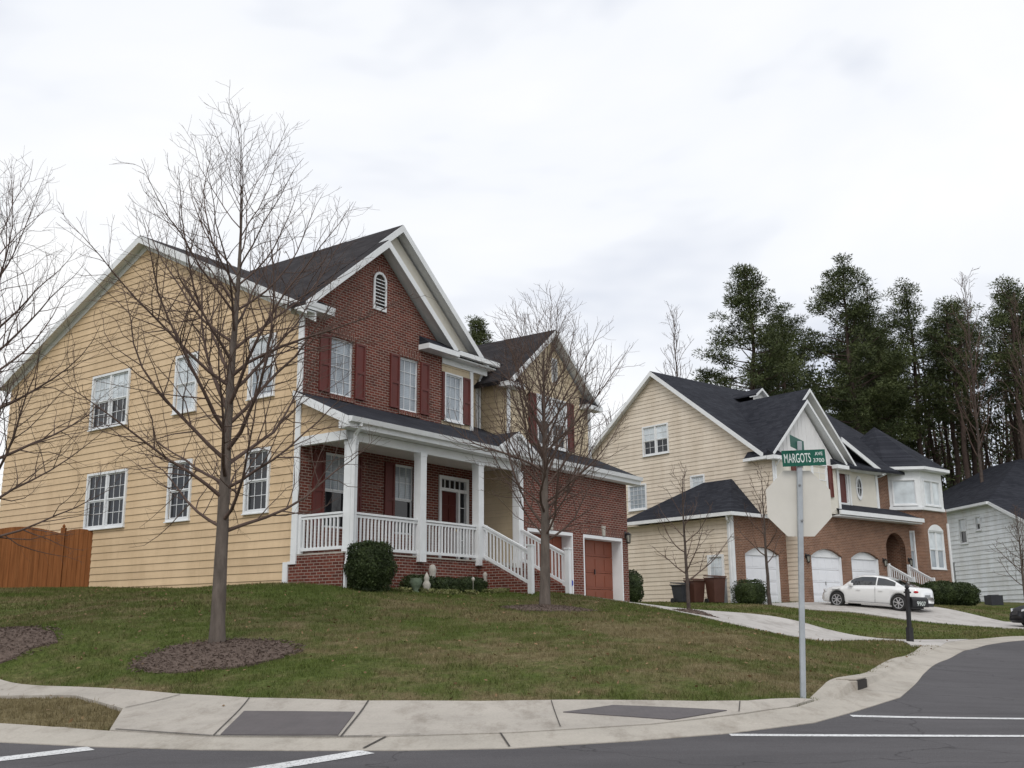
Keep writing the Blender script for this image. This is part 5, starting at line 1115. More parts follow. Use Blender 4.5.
# ---- shrubs
def shrub(name, loc, rx, ry, rz, n, label, seed, mat='bush', pw=2.6, leaf=.035, rot=0, group=None):
    R_ = np.random.RandomState(seed)
    v = R_.randn(n, 3); v /= (np.abs(v) ** pw).sum(1)[:, None] ** (1 / pw); k = .80 + .22 * R_.rand(n) ** .6
    bumpy = 1 + .06 * np.sin(v[:, 0] * 7 + seed) * np.sin(v[:, 1] * 6) + .06 * np.sin(v[:, 2] * 8 + seed * 2) + (R_.rand(n) < .06) * .10 * R_.rand(n)
    c = v * (k * bumpy)[:, None] * np.array([rx, ry, rz]) + np.array([0, 0, rz * .97])
    u = R_.randn(n, 3); u *= (leaf / np.linalg.norm(u, axis=1))[:, None]; w_ = np.cross(u, R_.randn(n, 3)); w_ *= (leaf * .5 / np.linalg.norm(w_, axis=1))[:, None]
    V = np.stack([c - u, c + w_, c + u, c - w_], 1).reshape(-1, 3); F_ = np.arange(4 * n).reshape(-1, 4)
    # inner mass
    a = np.linspace(0, 2 * PI, 25)[:-1]; b = np.linspace(-PI / 2, PI / 2, 13); A, B_ = np.meshgrid(a, b)
    s_ = np.stack([np.cos(B_) * np.cos(A), np.cos(B_) * np.sin(A), np.sin(B_)], -1).reshape(-1, 3); s_ /= (np.abs(s_) ** pw).sum(1)[:, None] ** (1 / pw)
    s_ = s_ * np.array([rx, ry, rz]) * .84 + np.array([0, 0, rz * .97]); off = len(V)
    i = np.arange(12)[:, None] * 24; j = np.arange(24)[None]; Fi = np.stack([i + j, i + (j + 1) % 24, i + 24 + (j + 1) % 24, i + 24 + j], -1).reshape(-1, 4) + off
    o = npmesh(name, np.concatenate([V, s_]), np.concatenate([F_, Fi]), mat); o.location = loc; o.rotation_euler = (0, 0, rot)
    return tag(o, label, 'bush', group)
shrub('shrub', at(-3.32, 24.65, -.05), .52, .56, .60, 9000, 'round clipped evergreen bush at the left corner of the porch', 1, rot=.94, leaf=.03)
shrub('shrub', at(4.02, 36.7, -.1), .42, .45, .62, 2500, 'dark evergreen bush at the right corner of the garage', 2, leaf=.035)
shrub('shrub', at(9.75, 44.2, -.05), .66, .6, .52, 4000, 'boxy clipped bush in front of the leftmost white garage door', 3, pw=4, rot=.7)
shrub('shrub', at(18.3, 50.2, -.05), .95, .7, .55, 4000, 'low yellowish-green bush under the arched window of the cream house', 4, 'bush_warm', leaf=.05)
shrub('shrub', at(20.15, 50.6, -.05), .95, .8, .60, 4500, 'wide dark clipped bush by the brick tower', 5, leaf=.05, group='clipped bushes by the brick tower')
shrub('shrub', at(21.3, 50.9, -.05), .72, .75, .55, 4000, 'rounded dark bush at the right end of the row by the brick tower', 6, leaf=.05, group='clipped bushes by the brick tower')
for i, (X, lab) in enumerate(((2.35, 'low hedge clump behind the pale garden statue'), (3.35, 'low hedge clump beneath the middle of the porch railing'), (4.4, 'low hedge clump at the right end of the porch bed'))):
    px_, py_ = -5.2879 + X * math.cos(.9427) + 1.95 * math.sin(.9427), 25.8061 + X * math.sin(.9427) - 1.95 * math.cos(.9427)
    shrub('shrub', at(px_, py_, -.08), .58, .26, .24, 2600, lab, 10 + i, rot=.9427, leaf=.028, pw=3, group='low hedge clumps along the porch')
def h1w(X, Y): return (-5.2879 + X * math.cos(.9427) - Y * math.sin(.9427), 25.8061 + X * math.sin(.9427) + Y * math.cos(.9427))
# flower bed edging plants (pale low cover)
R_ = np.random.RandomState(77); n = 2600; X = .9 + R_.rand(n) * 4.6; Y = -2.42 - R_.rand(n) * .25 + .0 * X
wx, wy = -5.2879 + X * math.cos(.9427) - Y * math.sin(.9427), 25.8061 + X * math.sin(.9427) + Y * math.cos(.9427)
clp = (np.sin(X * 5.1) * np.sin(X * 2.3 + 1) > -.25); wx, wy = wx[clp], wy[clp]; n = len(wx)
c = np.stack([wx, wy, H(wx, wy) + CH + .02 + .10 * R_.rand(n)], 1); u = R_.randn(n, 3); u *= (.035 / np.linalg.norm(u, axis=1))[:, None]; v = np.cross(u, R_.randn(n, 3)); v *= (.016 / np.linalg.norm(v, axis=1))[:, None]
M['pale_leaf'] = leaf_mat('pale_leaf', (.10, .12, .04), (.28, .27, .13), 3)
o = npmesh('ground_cover', np.stack([c - u, c + v, c + u, c - v], 1).reshape(-1, 3), np.arange(4 * n).reshape(-1, 4), 'pale_leaf'); tag(o, 'pale low ground cover edging the porch flower bed', 'ground cover', kind='stuff')

# ---- pines
def pine(loc, Ht, crown0, rad, seed, label, nl=60, per=150, lean=(0, 0), density=1.0, group='tall pines behind the houses', q=.23):
    R_ = np.random.RandomState(seed); root = empty('pine_tree', loc, 0, label=label, cat='pine tree', group=group)
    n = 12; tt = np.linspace(0, 1, n + 1); wob = np.cumsum(R_.randn(n + 1, 2) * .10, axis=0); wob -= wob[0]
    tp = np.c_[lean[0] * tt * Ht + wob[:, 0], lean[1] * tt * Ht + wob[:, 1], tt * Ht * .97 - .3]; tr = .26 * (1 - tt) ** .8 + .04
    polys = [(tp, tr, 8)]; C = []
    for i in range(nl):
        s = (i + R_.rand()) / nl; h = Ht * (crown0 + (.97 - crown0) * s); t_ = h / (Ht * .97); p = np.array([np.interp(t_, tt, tp[:, k]) for k in range(3)])
        az = R_.rand() * 6.283; prof = (.55 + .9 * s if s < .35 else (1.05 - s) * 1.30 + .04); L_ = rad * prof * (.65 + .5 * R_.rand()); el = math.radians(-5 + 45 * s + R_.randn() * 8)
        d = np.array([math.cos(az) * math.cos(el), math.sin(az) * math.cos(el), math.sin(el)])
        bp, br = grow(p, d, L_, .055, .015, 5, .35, .25, R_); polys.append((bp, br, 4))
        for k in range(1 + int(L_ / .85)):
            f_ = .45 + .55 * (k + 1) / (1 + int(L_ / .85)); kk = min(4, int(f_ * 5 - 1e-6)); c = bp[kk] + (bp[kk + 1] - bp[kk]) * (f_ * 5 - kk) + R_.randn(3) * np.array([.35, .35, .2])
            C.append((c, .34 + .36 * R_.rand()))
    C.append((tp[-1], .6))
    for k in range(7):      # a few dead stubs below the crown
        h = Ht * (.2 + (crown0 - .2) * R_.rand()); p = np.array([np.interp(h / (Ht * .97), tt, tp[:, j]) for j in range(3)]); az = R_.rand() * 6.3
        bp, br = grow(p, np.array([math.cos(az), math.sin(az), .1]), .6 + 1.6 * R_.rand(), .03, .01, 4, .1, .3, R_); polys.append((bp, br, 3))
    V, F_ = tubes_np(polys); npmesh('trunk', V, F_, 'pine_bark', root, True)
    P_ = []; U = []
    for c, r in C:
        m = int(per * .70 * density * (r / .6) ** 2); x = R_.randn(m, 3); x /= np.linalg.norm(x, axis=1)[:, None]; x *= (r * R_.rand(m) ** .45)[:, None] * np.array([1.25, 1.25, .6]); P_.append(c + x)
        d = x / (np.linalg.norm(x, axis=1)[:, None] + 1e-6) + R_.randn(m, 3) * .6 + np.array([0, 0, .3]); U.append(d / np.linalg.norm(d, axis=1)[:, None])
    P_ = np.concatenate(P_); U = np.concatenate(U); m = len(P_); L_ = q * (.7 + .6 * R_.rand(m))[:, None]; W_ = np.cross(U, R_.randn(m, 3)); W_ /= np.linalg.norm(W_, axis=1)[:, None]
    V = np.stack([P_ - W_ * q * .16, P_ + W_ * q * .16, P_ + U * L_], 1).reshape(-1, 3)
    npmesh('crown', V, np.arange(3 * m).reshape(-1, 3), 'needles', root); return root
gz = lambda x, y: (x, y, Hw(x, y))
pA = pine(gz(17.1, 72), 24.7, .42, 4.3, 101, 'tall full pine, leftmost of the row behind the cream house', 88, 190)
pB = pine(gz(24.7, 75), 25.6, .45, 5.0, 102, 'broad tall pine second from the left behind the white gable', 86, 190)
pC = pine(gz(36.5, 74), 24.0, .60, 3.4, 103, 'slender high-crowned pine with a long bare trunk above the white-sided house', 54, 140)
pD = pine(gz(31.2, 80), 25.6, .52, 3.9, 104, 'high-crowned pine behind the brick tower', 64, 150)
for src, x, y, rz, s, lab in (
    (pB, 21.2, 81, 1.1, .93, 'pine standing just behind the gap between the two leftmost tall pines'), (pA, 27.9, 79, 2.2, .93, 'pine right of the broad pine behind the white gable'),
    (pC, 33.4, 77, 2.9, .97, 'slender pine directly above the right edge of the brick tower'), (pC, 39.2, 79, 4.0, 1.03, 'slender tall pine second from the right edge'),
    (pD, 42.2, 81, .8, 1.02, 'tall pine at the right edge of the picture'), (pC, 35.2, 83, 5.1, 1.0, 'thin pine between the slender pines above the dark roof'),
    (pD, 38.3, 86, 3.3, 1.02, 'hazier pine behind the slender pines on the right'), (pB, 33.0, 90, 4.2, .95, 'dense pine further back over the tower roof'), (pA, 29.5, 88, 5.5, 1.0, 'dense pine further back right of the broad pine'),
    (pA, 24.0, 90, .4, .98, 'dense pine further back behind the broad pine'), (pC, 44.0, 76, 1.7, .97, 'slender pine just inside the right edge of the picture'), (pA, -2.0, 76, 1.0, .88, 'lone pine showing over the roof of the corner house')):
    copy_tree(src, gz(x, y), rz, s, lab)
# bare trees beyond the houses
up_ = lambda s: .9 - .55 * s
bt = bare_tree(gz(5.9, 62), 10.2, .15, 2.5, 46, 4.4, 61, 'bare grey tree rising behind the gap between the two houses', 'bare trees behind the houses', e0=40, up=.9, prof=up_, sec=.5, ter=.32, twig_r=.011, tlen=1.3, mats=('bark_dark', 'twig'))
bu = bare_tree(gz(12.4, 75), 21.5, .16, 9.0, 34, 4.6, 62, 'thin bare tree above the ridge of the cream house', 'bare trees behind the houses', e0=48, up=.9, prof=up_, sec=.7, ter=.5, twig_r=.012, tlen=1.2, mats=('bark_dark', 'twig'))
for src, x, y, rz, s, lab in ((bt, 8.4, 64, 1.9, .98, 'bare tree left of the cream house gable'), (bt, 3.2, 66, 3.6, 1.05, 'bare tree behind the right slope of the small gable'), (bt, 7.0, 72, 4.9, 1.12, 'bare tree further back between the two houses'), (bt, 10.6, 68, .5, .9, 'bare tree hidden partly by the cream house gable'),
    (bu, 31.8, 71, 2.1, 1.05, 'bare tree among the pines behind the tower'), (bu, 30.2, 86, 4.0, 1.25, 'tall bare tree poking above the pines'), (bu, 34.2, 68, 5.2, .95, 'bare tree right of the brick tower'), (bu, 41.0, 84, .9, 1.2, 'tall bare tree between the slender pines on the right'), (bu, 37.0, 70, 3.1, .9, 'bare tree over the dark roof of the white house')):
    copy_tree(src, gz(x, y), rz, s, lab)
# the wood further back: one mass
R_ = np.random.RandomState(9); polys = []; cc = []
for i in range(240):
    y = 86 + 50 * R_.rand(); x = y * (.27 + .38 * R_.rand()); h = 14 + 11 * R_.rand(); z0 = 2.6
    p = np.array([[x, y, z0], [x + R_.randn() * .4, y, z0 + h * .5], [x + R_.randn() * .8, y, z0 + h]]); polys.append((p, [.20, .15, .04], 5))
    for k in range(6):
        hh = h * (.35 + .6 * R_.rand()); az = R_.rand() * 6.3; q_ = np.array([x, y, z0 + hh]); L_ = 1 + 2.2 * R_.rand(); e_ = q_ + np.array([math.cos(az), math.sin(az), .7]) * L_; polys.append((np.array([q_, (q_ + e_) / 2 + R_.randn(3) * .1, e_]), [.06, .04, .02], 3))
V, F_ = tubes_np(polys)
for i in range(850):
    y = 84 + 36 * R_.rand(); x = y * (.24 + .40 * R_.rand()); z = 2.5 + 20 * R_.rand() ** 1.5; cc.append((x, y, z, .9 + 1.3 * R_.rand()))
for i in range(260):
    y = 78 + 10 * R_.rand(); x = y * (.30 + .34 * R_.rand()); z = 2.5 + 8.5 * R_.rand(); cc.append((x, y, z, .9 + 1.0 * R_.rand()))
Pn = []
for x, y, z, r in cc: m = int(80 * r * r / 1.6); q_ = R_.randn(m, 3); q_ /= np.linalg.norm(q_, axis=1)[:, None]; Pn.append(np.array([x, y, z]) + q_ * (r * R_.rand(m) ** .5)[:, None] * np.array([1.2, 1.2, .8]))
Pn = np.concatenate(Pn); m = len(Pn); U = R_.randn(m, 3); U *= (.34 / np.linalg.norm(U, axis=1))[:, None]; W_ = np.cross(U, R_.randn(m, 3)); W_ *= (.09 / np.linalg.norm(W_, axis=1))[:, None]
wd_ = empty('woodland', (0, 0, 0), 0, label='dark mixed woodland standing beyond the pines', cat='wood', kind='stuff')
npmesh('foliage', np.stack([Pn - W_, Pn + W_, Pn + U], 1).reshape(-1, 3), np.arange(3 * m).reshape(-1, 3), 'needles', wd_); npmesh('trunks', V, F_, 'pine_bark', wd_, True)

# ================================================================== FENCE
fx, fy = -12.30, 30.86
fe = empty('wooden_fence', at(fx, fy), 0, label='stained cedar privacy fence with arched top beside the gold-sided wall', cat='fence')
def fpanel(x0, x1, topf):
    q = MB(); nb = max(2, int(round((x1 - x0) / .14))); bw_ = (x1 - x0) / nb
    for i in range(nb):
        a = x0 + i * bw_ + .003; b = a + bw_ - .006; za, zb_ = topf((a - x0) / (x1 - x0)), topf((b - x0) / (x1 - x0)); jy = .004 * (i % 2)
        q.add([(a, jy, -.25), (b, jy, -.25), (b, jy + .02, -.25), (a, jy + .02, -.25), (a, jy, za), (b, jy, zb_), (b, jy + .02, zb_), (a, jy + .02, za)], [(0, 1, 5, 4), (1, 2, 6, 5), (2, 3, 7, 6), (3, 0, 4, 7), (4, 5, 6, 7)])
    for z in (.3, 1.35): q.box(x0, x1, .025, .065, z, z + .09)
    return q.build('fence_panel', 'fence_wood', fe)
arch_ = lambda t_: 1.58 + .20 * math.sin(PI * min(1, max(0, t_)))
fpanel(-.78, .02, lambda t_: 1.56 + .14 * math.sin(PI * (.18 + .62 * t_)))
for k in range(5): fpanel(-.92 - 2.4 * (k + 1), -.92 - 2.4 * k, arch_)
for x in (-.85,) + tuple(-.92 - 2.4 * (k + 1) + .03 for k in range(5)):
    q = MB(); q.box(x - .06, x + .06, -.03, .09, -.3, 1.74); q.lathe([(.03, 1.741), (.05, 1.78), (.02, 1.84)], x, .03, 8); q.build('fence_post', 'fence_wood', fe)

# ================================================================== STREET FURNITURE
sx, sy = 3.62, 13.05; zp = Hw(3.5, 13.1)
sg = empty('stop_sign', at(3.43, 13.02), 0, label='back of an octagonal sign on a grey pole topped by green street-name blades', cat='street sign')
q = MB(); q.bar((-.016, 0, -.3), (.165, 0, 3.10), .062, .062); q.build('pole', 'pole', sg, bevel=.01)
oc_ = (.125, .05, 2.33)
q = MB(); R8 = .415 / math.cos(PI / 8) * .985
pts = [(R8 * math.cos(PI / 8 + i * PI / 4), 0, R8 * math.sin(PI / 8 + i * PI / 4)) for i in range(8)]
q.prism(pts, (0, .003, 0)); so_ = q.build('sign_panel', 'sign_back', sg, loc=oc_); so_.rotation_euler = (0, 0, math.radians(4))
for dz in (.22, -.22):
    q = MB(); q.lathe([(.016, 0), (.016, .012), (.009, .016)], 0, 0, 6); b_ = q.build('bolt', 'iron_grey', sg, loc=(.125, -.034, 2.33 + dz)); b_.rotation_euler = (PI / 2, 0, 0)
def text_mesh(par, txt, size, loc, rot, mat, width=None, name='lettering'):
    cu = bpy.data.curves.new('txt', 'FONT'); cu.body = txt; cu.size = size; cu.extrude = .0008; cu.align_x = 'CENTER'; cu.align_y = 'CENTER'; cu.offset = 0
    to = bpy.data.objects.new('txt', cu); sc.collection.objects.link(to); bpy.context.view_layer.update()
    me = bpy.data.meshes.new_from_object(to.evaluated_get(bpy.context.evaluated_depsgraph_get())); bpy.data.objects.remove(to)
    xs = [v.co.x for v in me.vertices]; W_ = max(xs) - min(xs)
    if width:
        k = width / W_
        for v in me.vertices: v.co.x *= k
    me.materials.clear(); me.materials.append(M[mat]); o = bpy.data.objects.new(name, me); sc.collection.objects.link(o); o.parent = par; o.location = loc; o.rotation_euler = rot; return o
BZ = 2.865; ba = math.radians(5)
q = MB(); q.box(-.28, .28, -.0015, .0015, -.1, .1)
bl = q.build('name_blade', 'sign_green', sg, loc=(.20, -.04, BZ + .02)); bl.rotation_euler = (0, math.radians(-2.5), ba)
text_mesh(bl, 'MARGOTS', .165, (-.085, -.0035, -.005), (PI / 2, 0, 0), 'sign_letter', .34)
text_mesh(bl, 'AVE', .062, (.195, -.0035, .045), (PI / 2, 0, 0), 'sign_letter', .10); text_mesh(bl, '3700', .07, (.185, -.0035, -.038), (PI / 2, 0, 0), 'sign_letter', .14)
q = MB(); q.box(-.30, .30, -.0015, .0015, -.075, .075)
b2 = q.build('name_blade', 'sign_green', sg, loc=(.14, .0, BZ + .205)); b2.rotation_euler = (0, 0, math.radians(59))
q = MB(); q.box(.115, .185, -.035, .035, BZ - .10, BZ - .065); q.box(.13, .18, -.03, .03, BZ + .11, BZ + .14); q.build('bracket', 'iron_grey', sg)
# mailbox
mbx = empty('mailbox', at(9.62, 26.3), math.radians(20), label='black post mailbox with white house number beside the driveways', cat='mailbox')
mbx.rotation_euler = (0, math.radians(2.2), math.radians(20))
q = MB(); q.box(-.04, .04, -.04, .04, -.3, 1.30); q.box(-.062, .062, -.062, .062, -.02, .38); q.lathe([(.03, 1.301), (.055, 1.34), (.05, 1.38), (.02, 1.42), (.012, 1.47)], 0, 0, 8); q.box(-.062, .062, -.062, .062, 1.2, 1.24); q.build('post', 'black_metal', mbx)
q = MB(); nn = 10; pr_pts = [(.06, -.10, .88), (.06, .10, .88)] + [(.06, .10 * math.cos(PI * i / nn), 1.02 + .10 * math.sin(PI * i / nn)) for i in range(nn + 1)]
q.prism(pr_pts, (.48, 0, 0)); mo = q.build('box', 'black_metal', mbx)
q = MB(); q.box(.05, .42, -.06, .06, .83, .879); q.build('bracket', 'black_metal', mbx)
text_mesh(mo, '9907', .15, (.32, -.1025, .95), (PI / 2, 0, 0), 'sign_letter', .26)
# trash bins
def bin_(loc, rz, mat, label, h=1.0):
    r = empty('trash_bin', loc, rz, label=label, cat='trash bin', group='wheeled bins by the cream wall')
    q = MB(); a, b = .24, .30
    q.add([(-a, -a, .06), (a, -a, .06), (a, a, .06), (-a, a, .06), (-b, -b * 1.1, h), (b, -b * 1.1, h), (b, b * 1.1, h), (-b, b * 1.1, h)], [(3, 2, 1, 0), (4, 5, 6, 7), (0, 1, 5, 4), (1, 2, 6, 5), (2, 3, 7, 6), (3, 0, 4, 7)])
    q.box(-b - .02, b + .02, -b * 1.1 - .02, b * 1.1 + .02, h - .06, h - .001); q.build('body', mat, r, bevel=.02)
    q = MB(); q.prism([(-b - .03, -.37, h + .001), (b + .03, -.37, h + .001), (b + .03, .36, h + .06), (-b - .03, .36, h + .06)], (0, 0, .05)); q.bar((-b, .42, h), (b, .42, h), .035); q.build('lid', mat, r, bevel=.015)
    for s in (-1, 1):
        q = MB(); q.tube([(s * .26, .24, .12), (s * .33, .24, .12)], .12, 14); q.build('wheel', 'tyre', r)
    return r
bin_(at(7.0, 44.6, -.02), .6, 'bin_grey', 'dark grey wheeled bin, leftmost of the three', .78)
bin_(at(7.55, 44.55, -.02), .5, 'bin_brown', 'brown wheeled bin in the middle of the three', .95)
bin_(at(8.33, 44.2, -.02), .45, 'bin_brown', 'large brown wheeled bin nearest the white corner board', 1.08)
ub = empty('utility_box', at(8.78, 44.75), .7, label='narrow grey utility cabinet between the brown bin and the corner board', cat='utility box')
q = MB(); q.box(-.13, .13, -.08, .08, -.1, .98); q.build('cabinet', 'iron_grey', ub, bevel=.01); q = MB(); q.box(-.15, .15, -.10, .10, .981, 1.01); q.build('cap', 'iron_grey', ub)
# garden ornaments by the porch
def ornament(name, X, Y, prof, mat, label, cat, extra=None):
    x, y = h1w(X, Y); r = empty(name, at(x, y, -.02), 0, label=label, cat=cat)
    q = MB(); q.lathe(prof, 0, 0, 12); q.build('figure', mat, r, smooth=True)
    if extra: extra(r)
    return r
def bird_bits(r):
    q = MB(); q.lathe([(.005, .40), (.05, .43), (.055, .48), (.03, .53), (.004, .55)], 0, -.01, 10); q.build('head', 'stone', r, smooth=True)
ornament('garden_statue', 2.02, -2.45, [(.09, 0), (.10, .05), (.07, .09), (.085, .16), (.10, .24), (.06, .31), (.055, .33), (.07, .38), (.05, .44), (.01, .52)], 'stone', 'small pale stone gnome statue next to the green urn', 'statue')
ornament('garden_urn', 1.62, -2.45, [(.08, 0), (.09, .04), (.05, .08), (.12, .18), (.155, .28), (.13, .34), (.14, .36), (.05, .33)], 'stone_green', 'mossy green garden urn beside the round bush', 'urn')
ornament('garden_statue', 3.0, -1.80, [(.10, 0), (.11, .1), (.08, .45), (.10, .52), (.10, .60), (.06, .68), (.03, .70)], 'stone', 'white bird statue standing among the hedge clumps', 'statue', lambda r: [setattr(c, 'location', (0, 0, .28)) for c in [None] if c] )
ornament('garden_stake', 3.85, -2.45, [(.012, 0), (.012, .34), (.04, .37), (.045, .42), (.01, .46)], 'stone', 'thin ornamental stake in front of the hedge', 'garden stake')
ornament('garden_statue', 5.15, -1.84, [(.05, 0), (.06, .3), (.05, .42), (.07, .47), (.04, .53), (.01, .55)], 'stone', 'little white rabbit-like statue near the porch steps', 'statue')
ys = empty('yard_sign', at(*h1w(8.92, -2.1), .1), .2, label='small blue security yard sign by the right stair post', cat='yard sign')
q = MB(); q.bar((0, 0, -.1), (0, 0, .3), .012); q.build('stake', 'iron_grey', ys)
q = MB(); q.prism([(.13 * math.cos(PI / 8 + i * PI / 4), -.008, .34 + .14 * math.sin(PI / 8 + i * PI / 4)) for i in range(8)], (0, -.006, 0)); pn = q.build('sign_panel', 'blue', ys)
q = MB(); q.prism([(.055 * math.cos(i * PI / 3), -.0145, .34 + .055 * math.sin(i * PI / 3)) for i in range(6)], (0, -.002, 0)); q.build('emblem', 'sign_letter', pn)
# faucet on the gold wall
x, y = h1w(-.04, 5.75)

# ================================================================== CARS
def car(loc, heading, pitch, paint, label, name='parked_car', Lh=2.25, dark=False):
    r = empty(name, loc, 0, label=label, cat='car'); r.rotation_mode = 'XYZ'
    r.matrix_world = Matrix.Translation(loc) @ Matrix.Rotation(heading, 4, 'Z') @ Matrix.Rotation(-pitch, 4, 'Y') @ Matrix.Scale(.96, 4)
    WB, WR = 1.38, .33; N = 97; xs = np.linspace(-Lh, Lh, N)
    top = lambda x: float(np.interp(x, [-2.25, -2.2, -2.1, -1.5, -1.1, 0, .9, 1.15, 1.7, 2.05, 2.2, 2.25], [.60, .88, .97, 1.00, 1.0, .96, .93, .92, .84, .73, .60, .45]))
    hw = lambda x: float(np.interp(x, [-2.25, -2.1, -1.7, -.5, .6, 1.6, 2.0, 2.2, 2.25], [.62, .80, .88, .905, .905, .88, .78, .60, .52]))
    def bot(x):
        b = float(np.interp(x, [-2.25, -2.05, -1.75, 1.75, 2.1, 2.25], [.36, .26, .20, .20, .22, .30]))
        for c in (-WB, WB):
            d = abs(x - c)
            if d < .385: b = max(b, WR + math.sqrt(.385 ** 2 - d * d))
        return b
    V, F_ = [], []
    def section(x):
        zt, zb_, w_ = top(x), bot(x), hw(x); zm = zb_ + (zt - zb_) * .5; tum = .045
        pts = [(0, zb_), (w_ * .93, zb_), (w_ * .985, zb_ + .05), (w_, zm), (w_ * .99, zt - .14), (w_ - tum, zt - .04), (w_ - tum - .07, zt), (w_ * .5, zt + .018), (0, zt + .025)]
        return pts
    for x in xs:
        s_ = section(x); V += [(x, y_, z_) for y_, z_ in s_] + [(x, -y_, z_) for y_, z_ in s_[-2:0:-1]]
    K = 16
    for i in range(N - 1):
        for j in range(K): F_.append((i * K + j, i * K + (j + 1) % K, (i + 1) * K + (j + 1) % K, (i + 1) * K + j))
    F_ += [tuple(range(K)), tuple(range((N - 1) * K, N * K))[::-1]]
    q = MB(); q.add(V, F_); q.build('body', paint, r, smooth=True)
    # greenhouse
    zr = lambda x: float(np.interp(x, [-1.62, -1.45, -1.1, -.75, -.2, .3, .62, .95, 1.12], [.99, 1.06, 1.24, 1.36, 1.43, 1.42, 1.34, 1.08, .93]))
    hwb = lambda x: hw(x) - .10
    hwt = lambda x: float(np.interp(x, [-1.6, -.9, 0, .6, 1.1], [.60, .60, .62, .58, .66]))
    gxs = np.linspace(-1.62, 1.12, 45); V, F_ = [], []
    def gsec(x):
        zb_ = top(x) - .02; zt = max(zr(x), zb_ + .004); wb = hwb(x); k = (zt - zb_) / .48; wt = wb + (hwt(x) - wb) * min(1, k)
        return [(wb, zb_), (wb + (wt - wb) * .5 + .012, zb_ + (zt - zb_) * .48), (wt + .0, zt - .05 * min(1, k)), (wt - .10, zt - .008), (0, zt + .012)]
    for x in gxs:
        s_ = gsec(x); V += [(x, y_, z_) for y_, z_ in s_] + [(x, -y_, z_) for y_, z_ in s_[-2::-1]]
    K = 9
    for i in range(len(gxs) - 1):
        for j in range(K - 1): F_.append((i * K + j, i * K + j + 1, (i + 1) * K + j + 1, (i + 1) * K + j))
    q = MB(); q.add(V, F_); ro = q.build('roof', paint, r, smooth=True)
    def side_glass(xa, xb, s, fr=.1):
        q = MB(); n = 12; rows = []
        for i in range(n + 1):
            x = xa + (xb - xa) * i / n; g_ = gsec(x); (y0, z0), (y1, z1), (y2, z2) = g_[:3]; kk = []
            for f_ in (.12, .5, .93):
                if f_ <= .5: a = f_ / .5; yy, zz = y0 + (y1 - y0) * a, z0 + (z1 - z0) * a
                else: a = (f_ - .5) / .5; yy, zz = y1 + (y2 - y1) * a, z1 + (z2 - z1) * a
                kk.append((x, s * (yy + .008), zz + .002))
            rows.append(kk)
        for a, b in zip(rows[:-1], rows[1:]):
            for j in range(2): q.add([a[j], b[j], b[j + 1], a[j + 1]], [(0, 1, 2, 3)])
        q.build('side_window', 'car_glass', r, smooth=True)
    for s in (1, -1): side_glass(-1.22, -.42, s); side_glass(-.36, .78, s)
    def cross_glass(xa, xb, nm):
        q = MB(); n = 6; rows = []
        for i in range(n + 1):
            x = xa + (xb - xa) * i / n; g_ = gsec(x); w_ = g_[3][0] - .0; rows.append([(x, y_, z_ + .007) for y_, z_ in ((-w_, g_[3][1]), (-w_ * .5, g_[3][1] + .008), (0, g_[4][1]), (w_ * .5, g_[3][1] + .008), (w_, g_[3][1]))])
        for a, b in zip(rows[:-1], rows[1:]):
            for j in range(4): q.add([a[j], b[j], b[j + 1], a[j + 1]], [(0, 1, 2, 3)])
        q.build(nm, 'car_glass', r, smooth=True)
    cross_glass(-1.55, -.86, 'rear_window'); cross_glass(.56, 1.08, 'windscreen')
    for sx_ in (WB, -WB):
        for s in (1, -1):
            we = MB(); y1, y2 = s * .66, s * .885
            prof = [(.20, y1), (.31, y1), (WR, y1 + s * .03), (WR, y2 - s * .03), (.31, y2), (.235, y2), (.23, y2 - s * .02)]
            n = 24; vs = [(sx_ + r_ * math.cos(2 * PI * j / n), y_, WR + r_ * math.sin(2 * PI * j / n)) for r_, y_ in prof for j in range(n)]
            fs = [(i * n + j, i * n + (j + 1) % n, (i + 1) * n + (j + 1) % n, (i + 1) * n + j) for i in range(len(prof) - 1) for j in range(n)]
            we.add(vs, fs); wo = we.build('wheel', 'tyre', r, smooth=True)
            q = MB(); q.add([(sx_ + .232 * math.cos(2 * PI * j / n), s * .83, WR + .232 * math.sin(2 * PI * j / n)) for j in range(n)], [tuple(range(n))]); q.build('wheel_disc', 'plastic', wo)
            q = MB()
            q.add([(sx_ + r_ * math.cos(2 * PI * j / n), s * y_, WR + r_ * math.sin(2 * PI * j / n)) for r_, y_ in ((.232, .868), (.205, .872), (.20, .85)) for j in range(n)], [(i * n + j, i * n + (j + 1) % n, (i + 1) * n + (j + 1) % n, (i + 1) * n + j) for i in range(2) for j in range(n)])
            for k in range(7):
                a = 2 * PI * k / 7 + .2; c_, s__ = math.cos(a), math.sin(a); q.bar((sx_ + .03 * c_, s * .865, WR + .03 * s__), (sx_ + .21 * c_, s * .862, WR + .21 * s__), .035, .03, up=(0, 1, 0))
            q.tube([(sx_, s * .84, WR), (sx_, s * .878, WR)], .045, 10); q.build('rim', 'rim', wo)
    # arches inner dark
    for c in (WB, -WB):
        q = MB(); n = 18
        q.prism([(c + .37 * math.cos(PI * j / n - .3 * 0), -.80, WR + .37 * math.sin(PI * j / n)) for j in range(n + 1)], (0, 1.60, 0)); q.build('wheel_well', 'plastic', r)
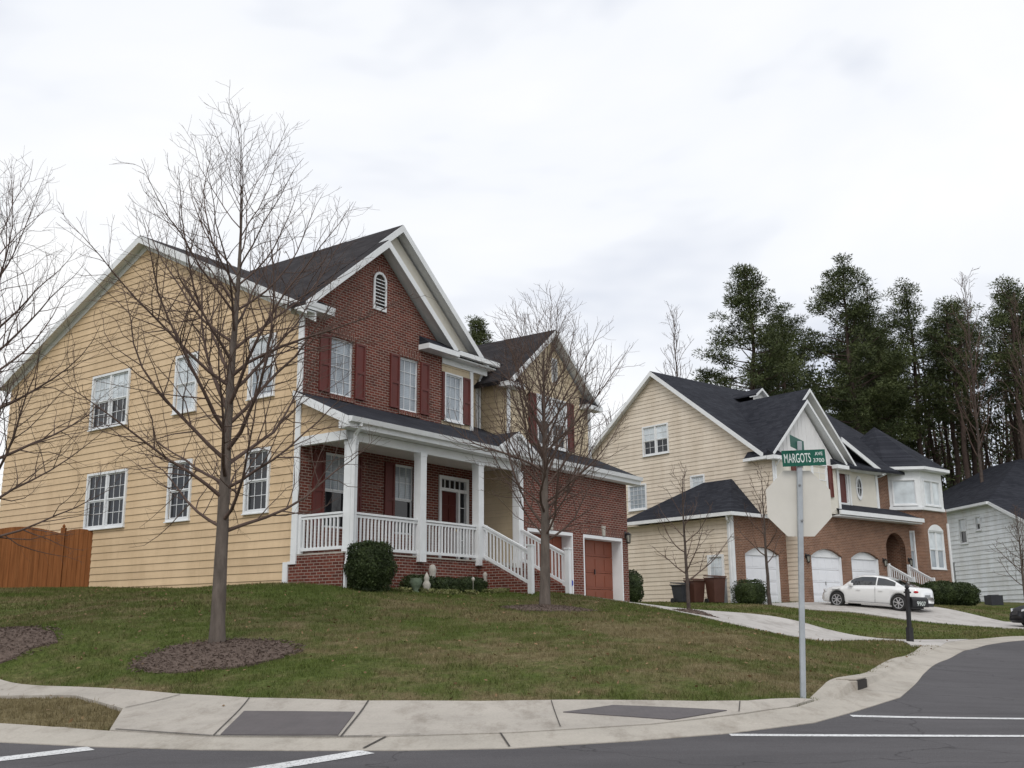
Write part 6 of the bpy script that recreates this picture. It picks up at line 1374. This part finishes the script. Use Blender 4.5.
    for s in (1, -1):
        q = MB(); n_ = 14; prof_ = [(math.sin(PI * k_ / 8), math.cos(PI * k_ / 8)) for k_ in range(9)]
        vv = [(-2.055 + .115 * r_ * math.cos(2 * PI * j_ / n_), s * (.70 + .13 * r_ * math.sin(2 * PI * j_ / n_)), .80 + .075 * z_) for r_, z_ in prof_ for j_ in range(n_)]
        q.add(vv, [(a_ * n_ + b_, a_ * n_ + (b_ + 1) % n_, (a_ + 1) * n_ + (b_ + 1) % n_, (a_ + 1) * n_ + b_) for a_ in range(8) for b_ in range(n_)]); q.build('tail_light', 'lamp_red', r, smooth=True)
        q = MB(); q.prism([(2.14, s * .42, .58), (2.13, s * .42, .69), (2.02, s * .72, .74), (1.86, s * .80, .76), (1.88, s * .80, .66), (2.06, s * .70, .57)], (.05, s * .03, .0)); q.build('headlight', 'lamp_clear', r)
        q = MB(); q.box(.62, .80, *sorted((s * .83, s * 1.0)), .93, 1.06); q.build('mirror', paint, r, bevel=.03)
        for xa in (-.38, ):
            q = MB(); q.box(xa - .004, xa + .004, *sorted((s * .895, s * .909)), .30, .93); q.box(xa - 1.0, xa + 1.2, *sorted((s * .89, s * .908)), .285, .293); q.build('door_gap', 'plastic', r)
        for xh in (-.62, .38):
            q = MB(); q.box(xh - .09, xh + .09, *sorted((s * .90, s * .925)), .77, .80); q.build('door_handle', paint, r)
    q = MB(); q.prism([(-2.256, -.26, .58), (-2.256, .26, .58), (-2.24, .26, .70), (-2.24, -.26, .70)], (-.008, 0, 0)); q.build('number_plate', 'iron_grey', r)
    q = MB(); q.box(-2.24, -2.0, -.6, .6, .22, .34); q.build('bumper_trim', 'plastic', r)
    q = MB(); q.prism([(2.235, -.22, .50), (2.235, .22, .50), (2.19, .20, .66), (2.19, -.20, .66)], (.02, 0, 0)); q.build('grille', 'plastic', r)
    return r
hd = math.atan2(.698, -.716); cz = .5 * (.40 + .60) + CH - .02
car((14.95, 44.35, cz), hd, .075, 'car_white', 'white four-door saloon parked nose-in on the driveway of the cream house')
car((20.15, 38.6, Hw(18.6, 38.0) + .02), math.radians(178), 0.0, 'car_black', 'black car at the right edge with its silver headlight showing')
# air conditioner by the white house
ac = empty('air_conditioner', at(26.6, 59.5), .117, label='small grey air-conditioning unit at the foot of the white-sided wall', cat='air conditioner')
q = MB(); q.box(-.36, .36, -.36, .36, -.1, .52); q.build('casing', 'bin_grey', ac, bevel=.03)
q = MB(); q.lathe([(.30, .521), (.31, .54), (.27, .55)], 0, 0, 16); q.build('fan_guard', 'black_metal', ac)
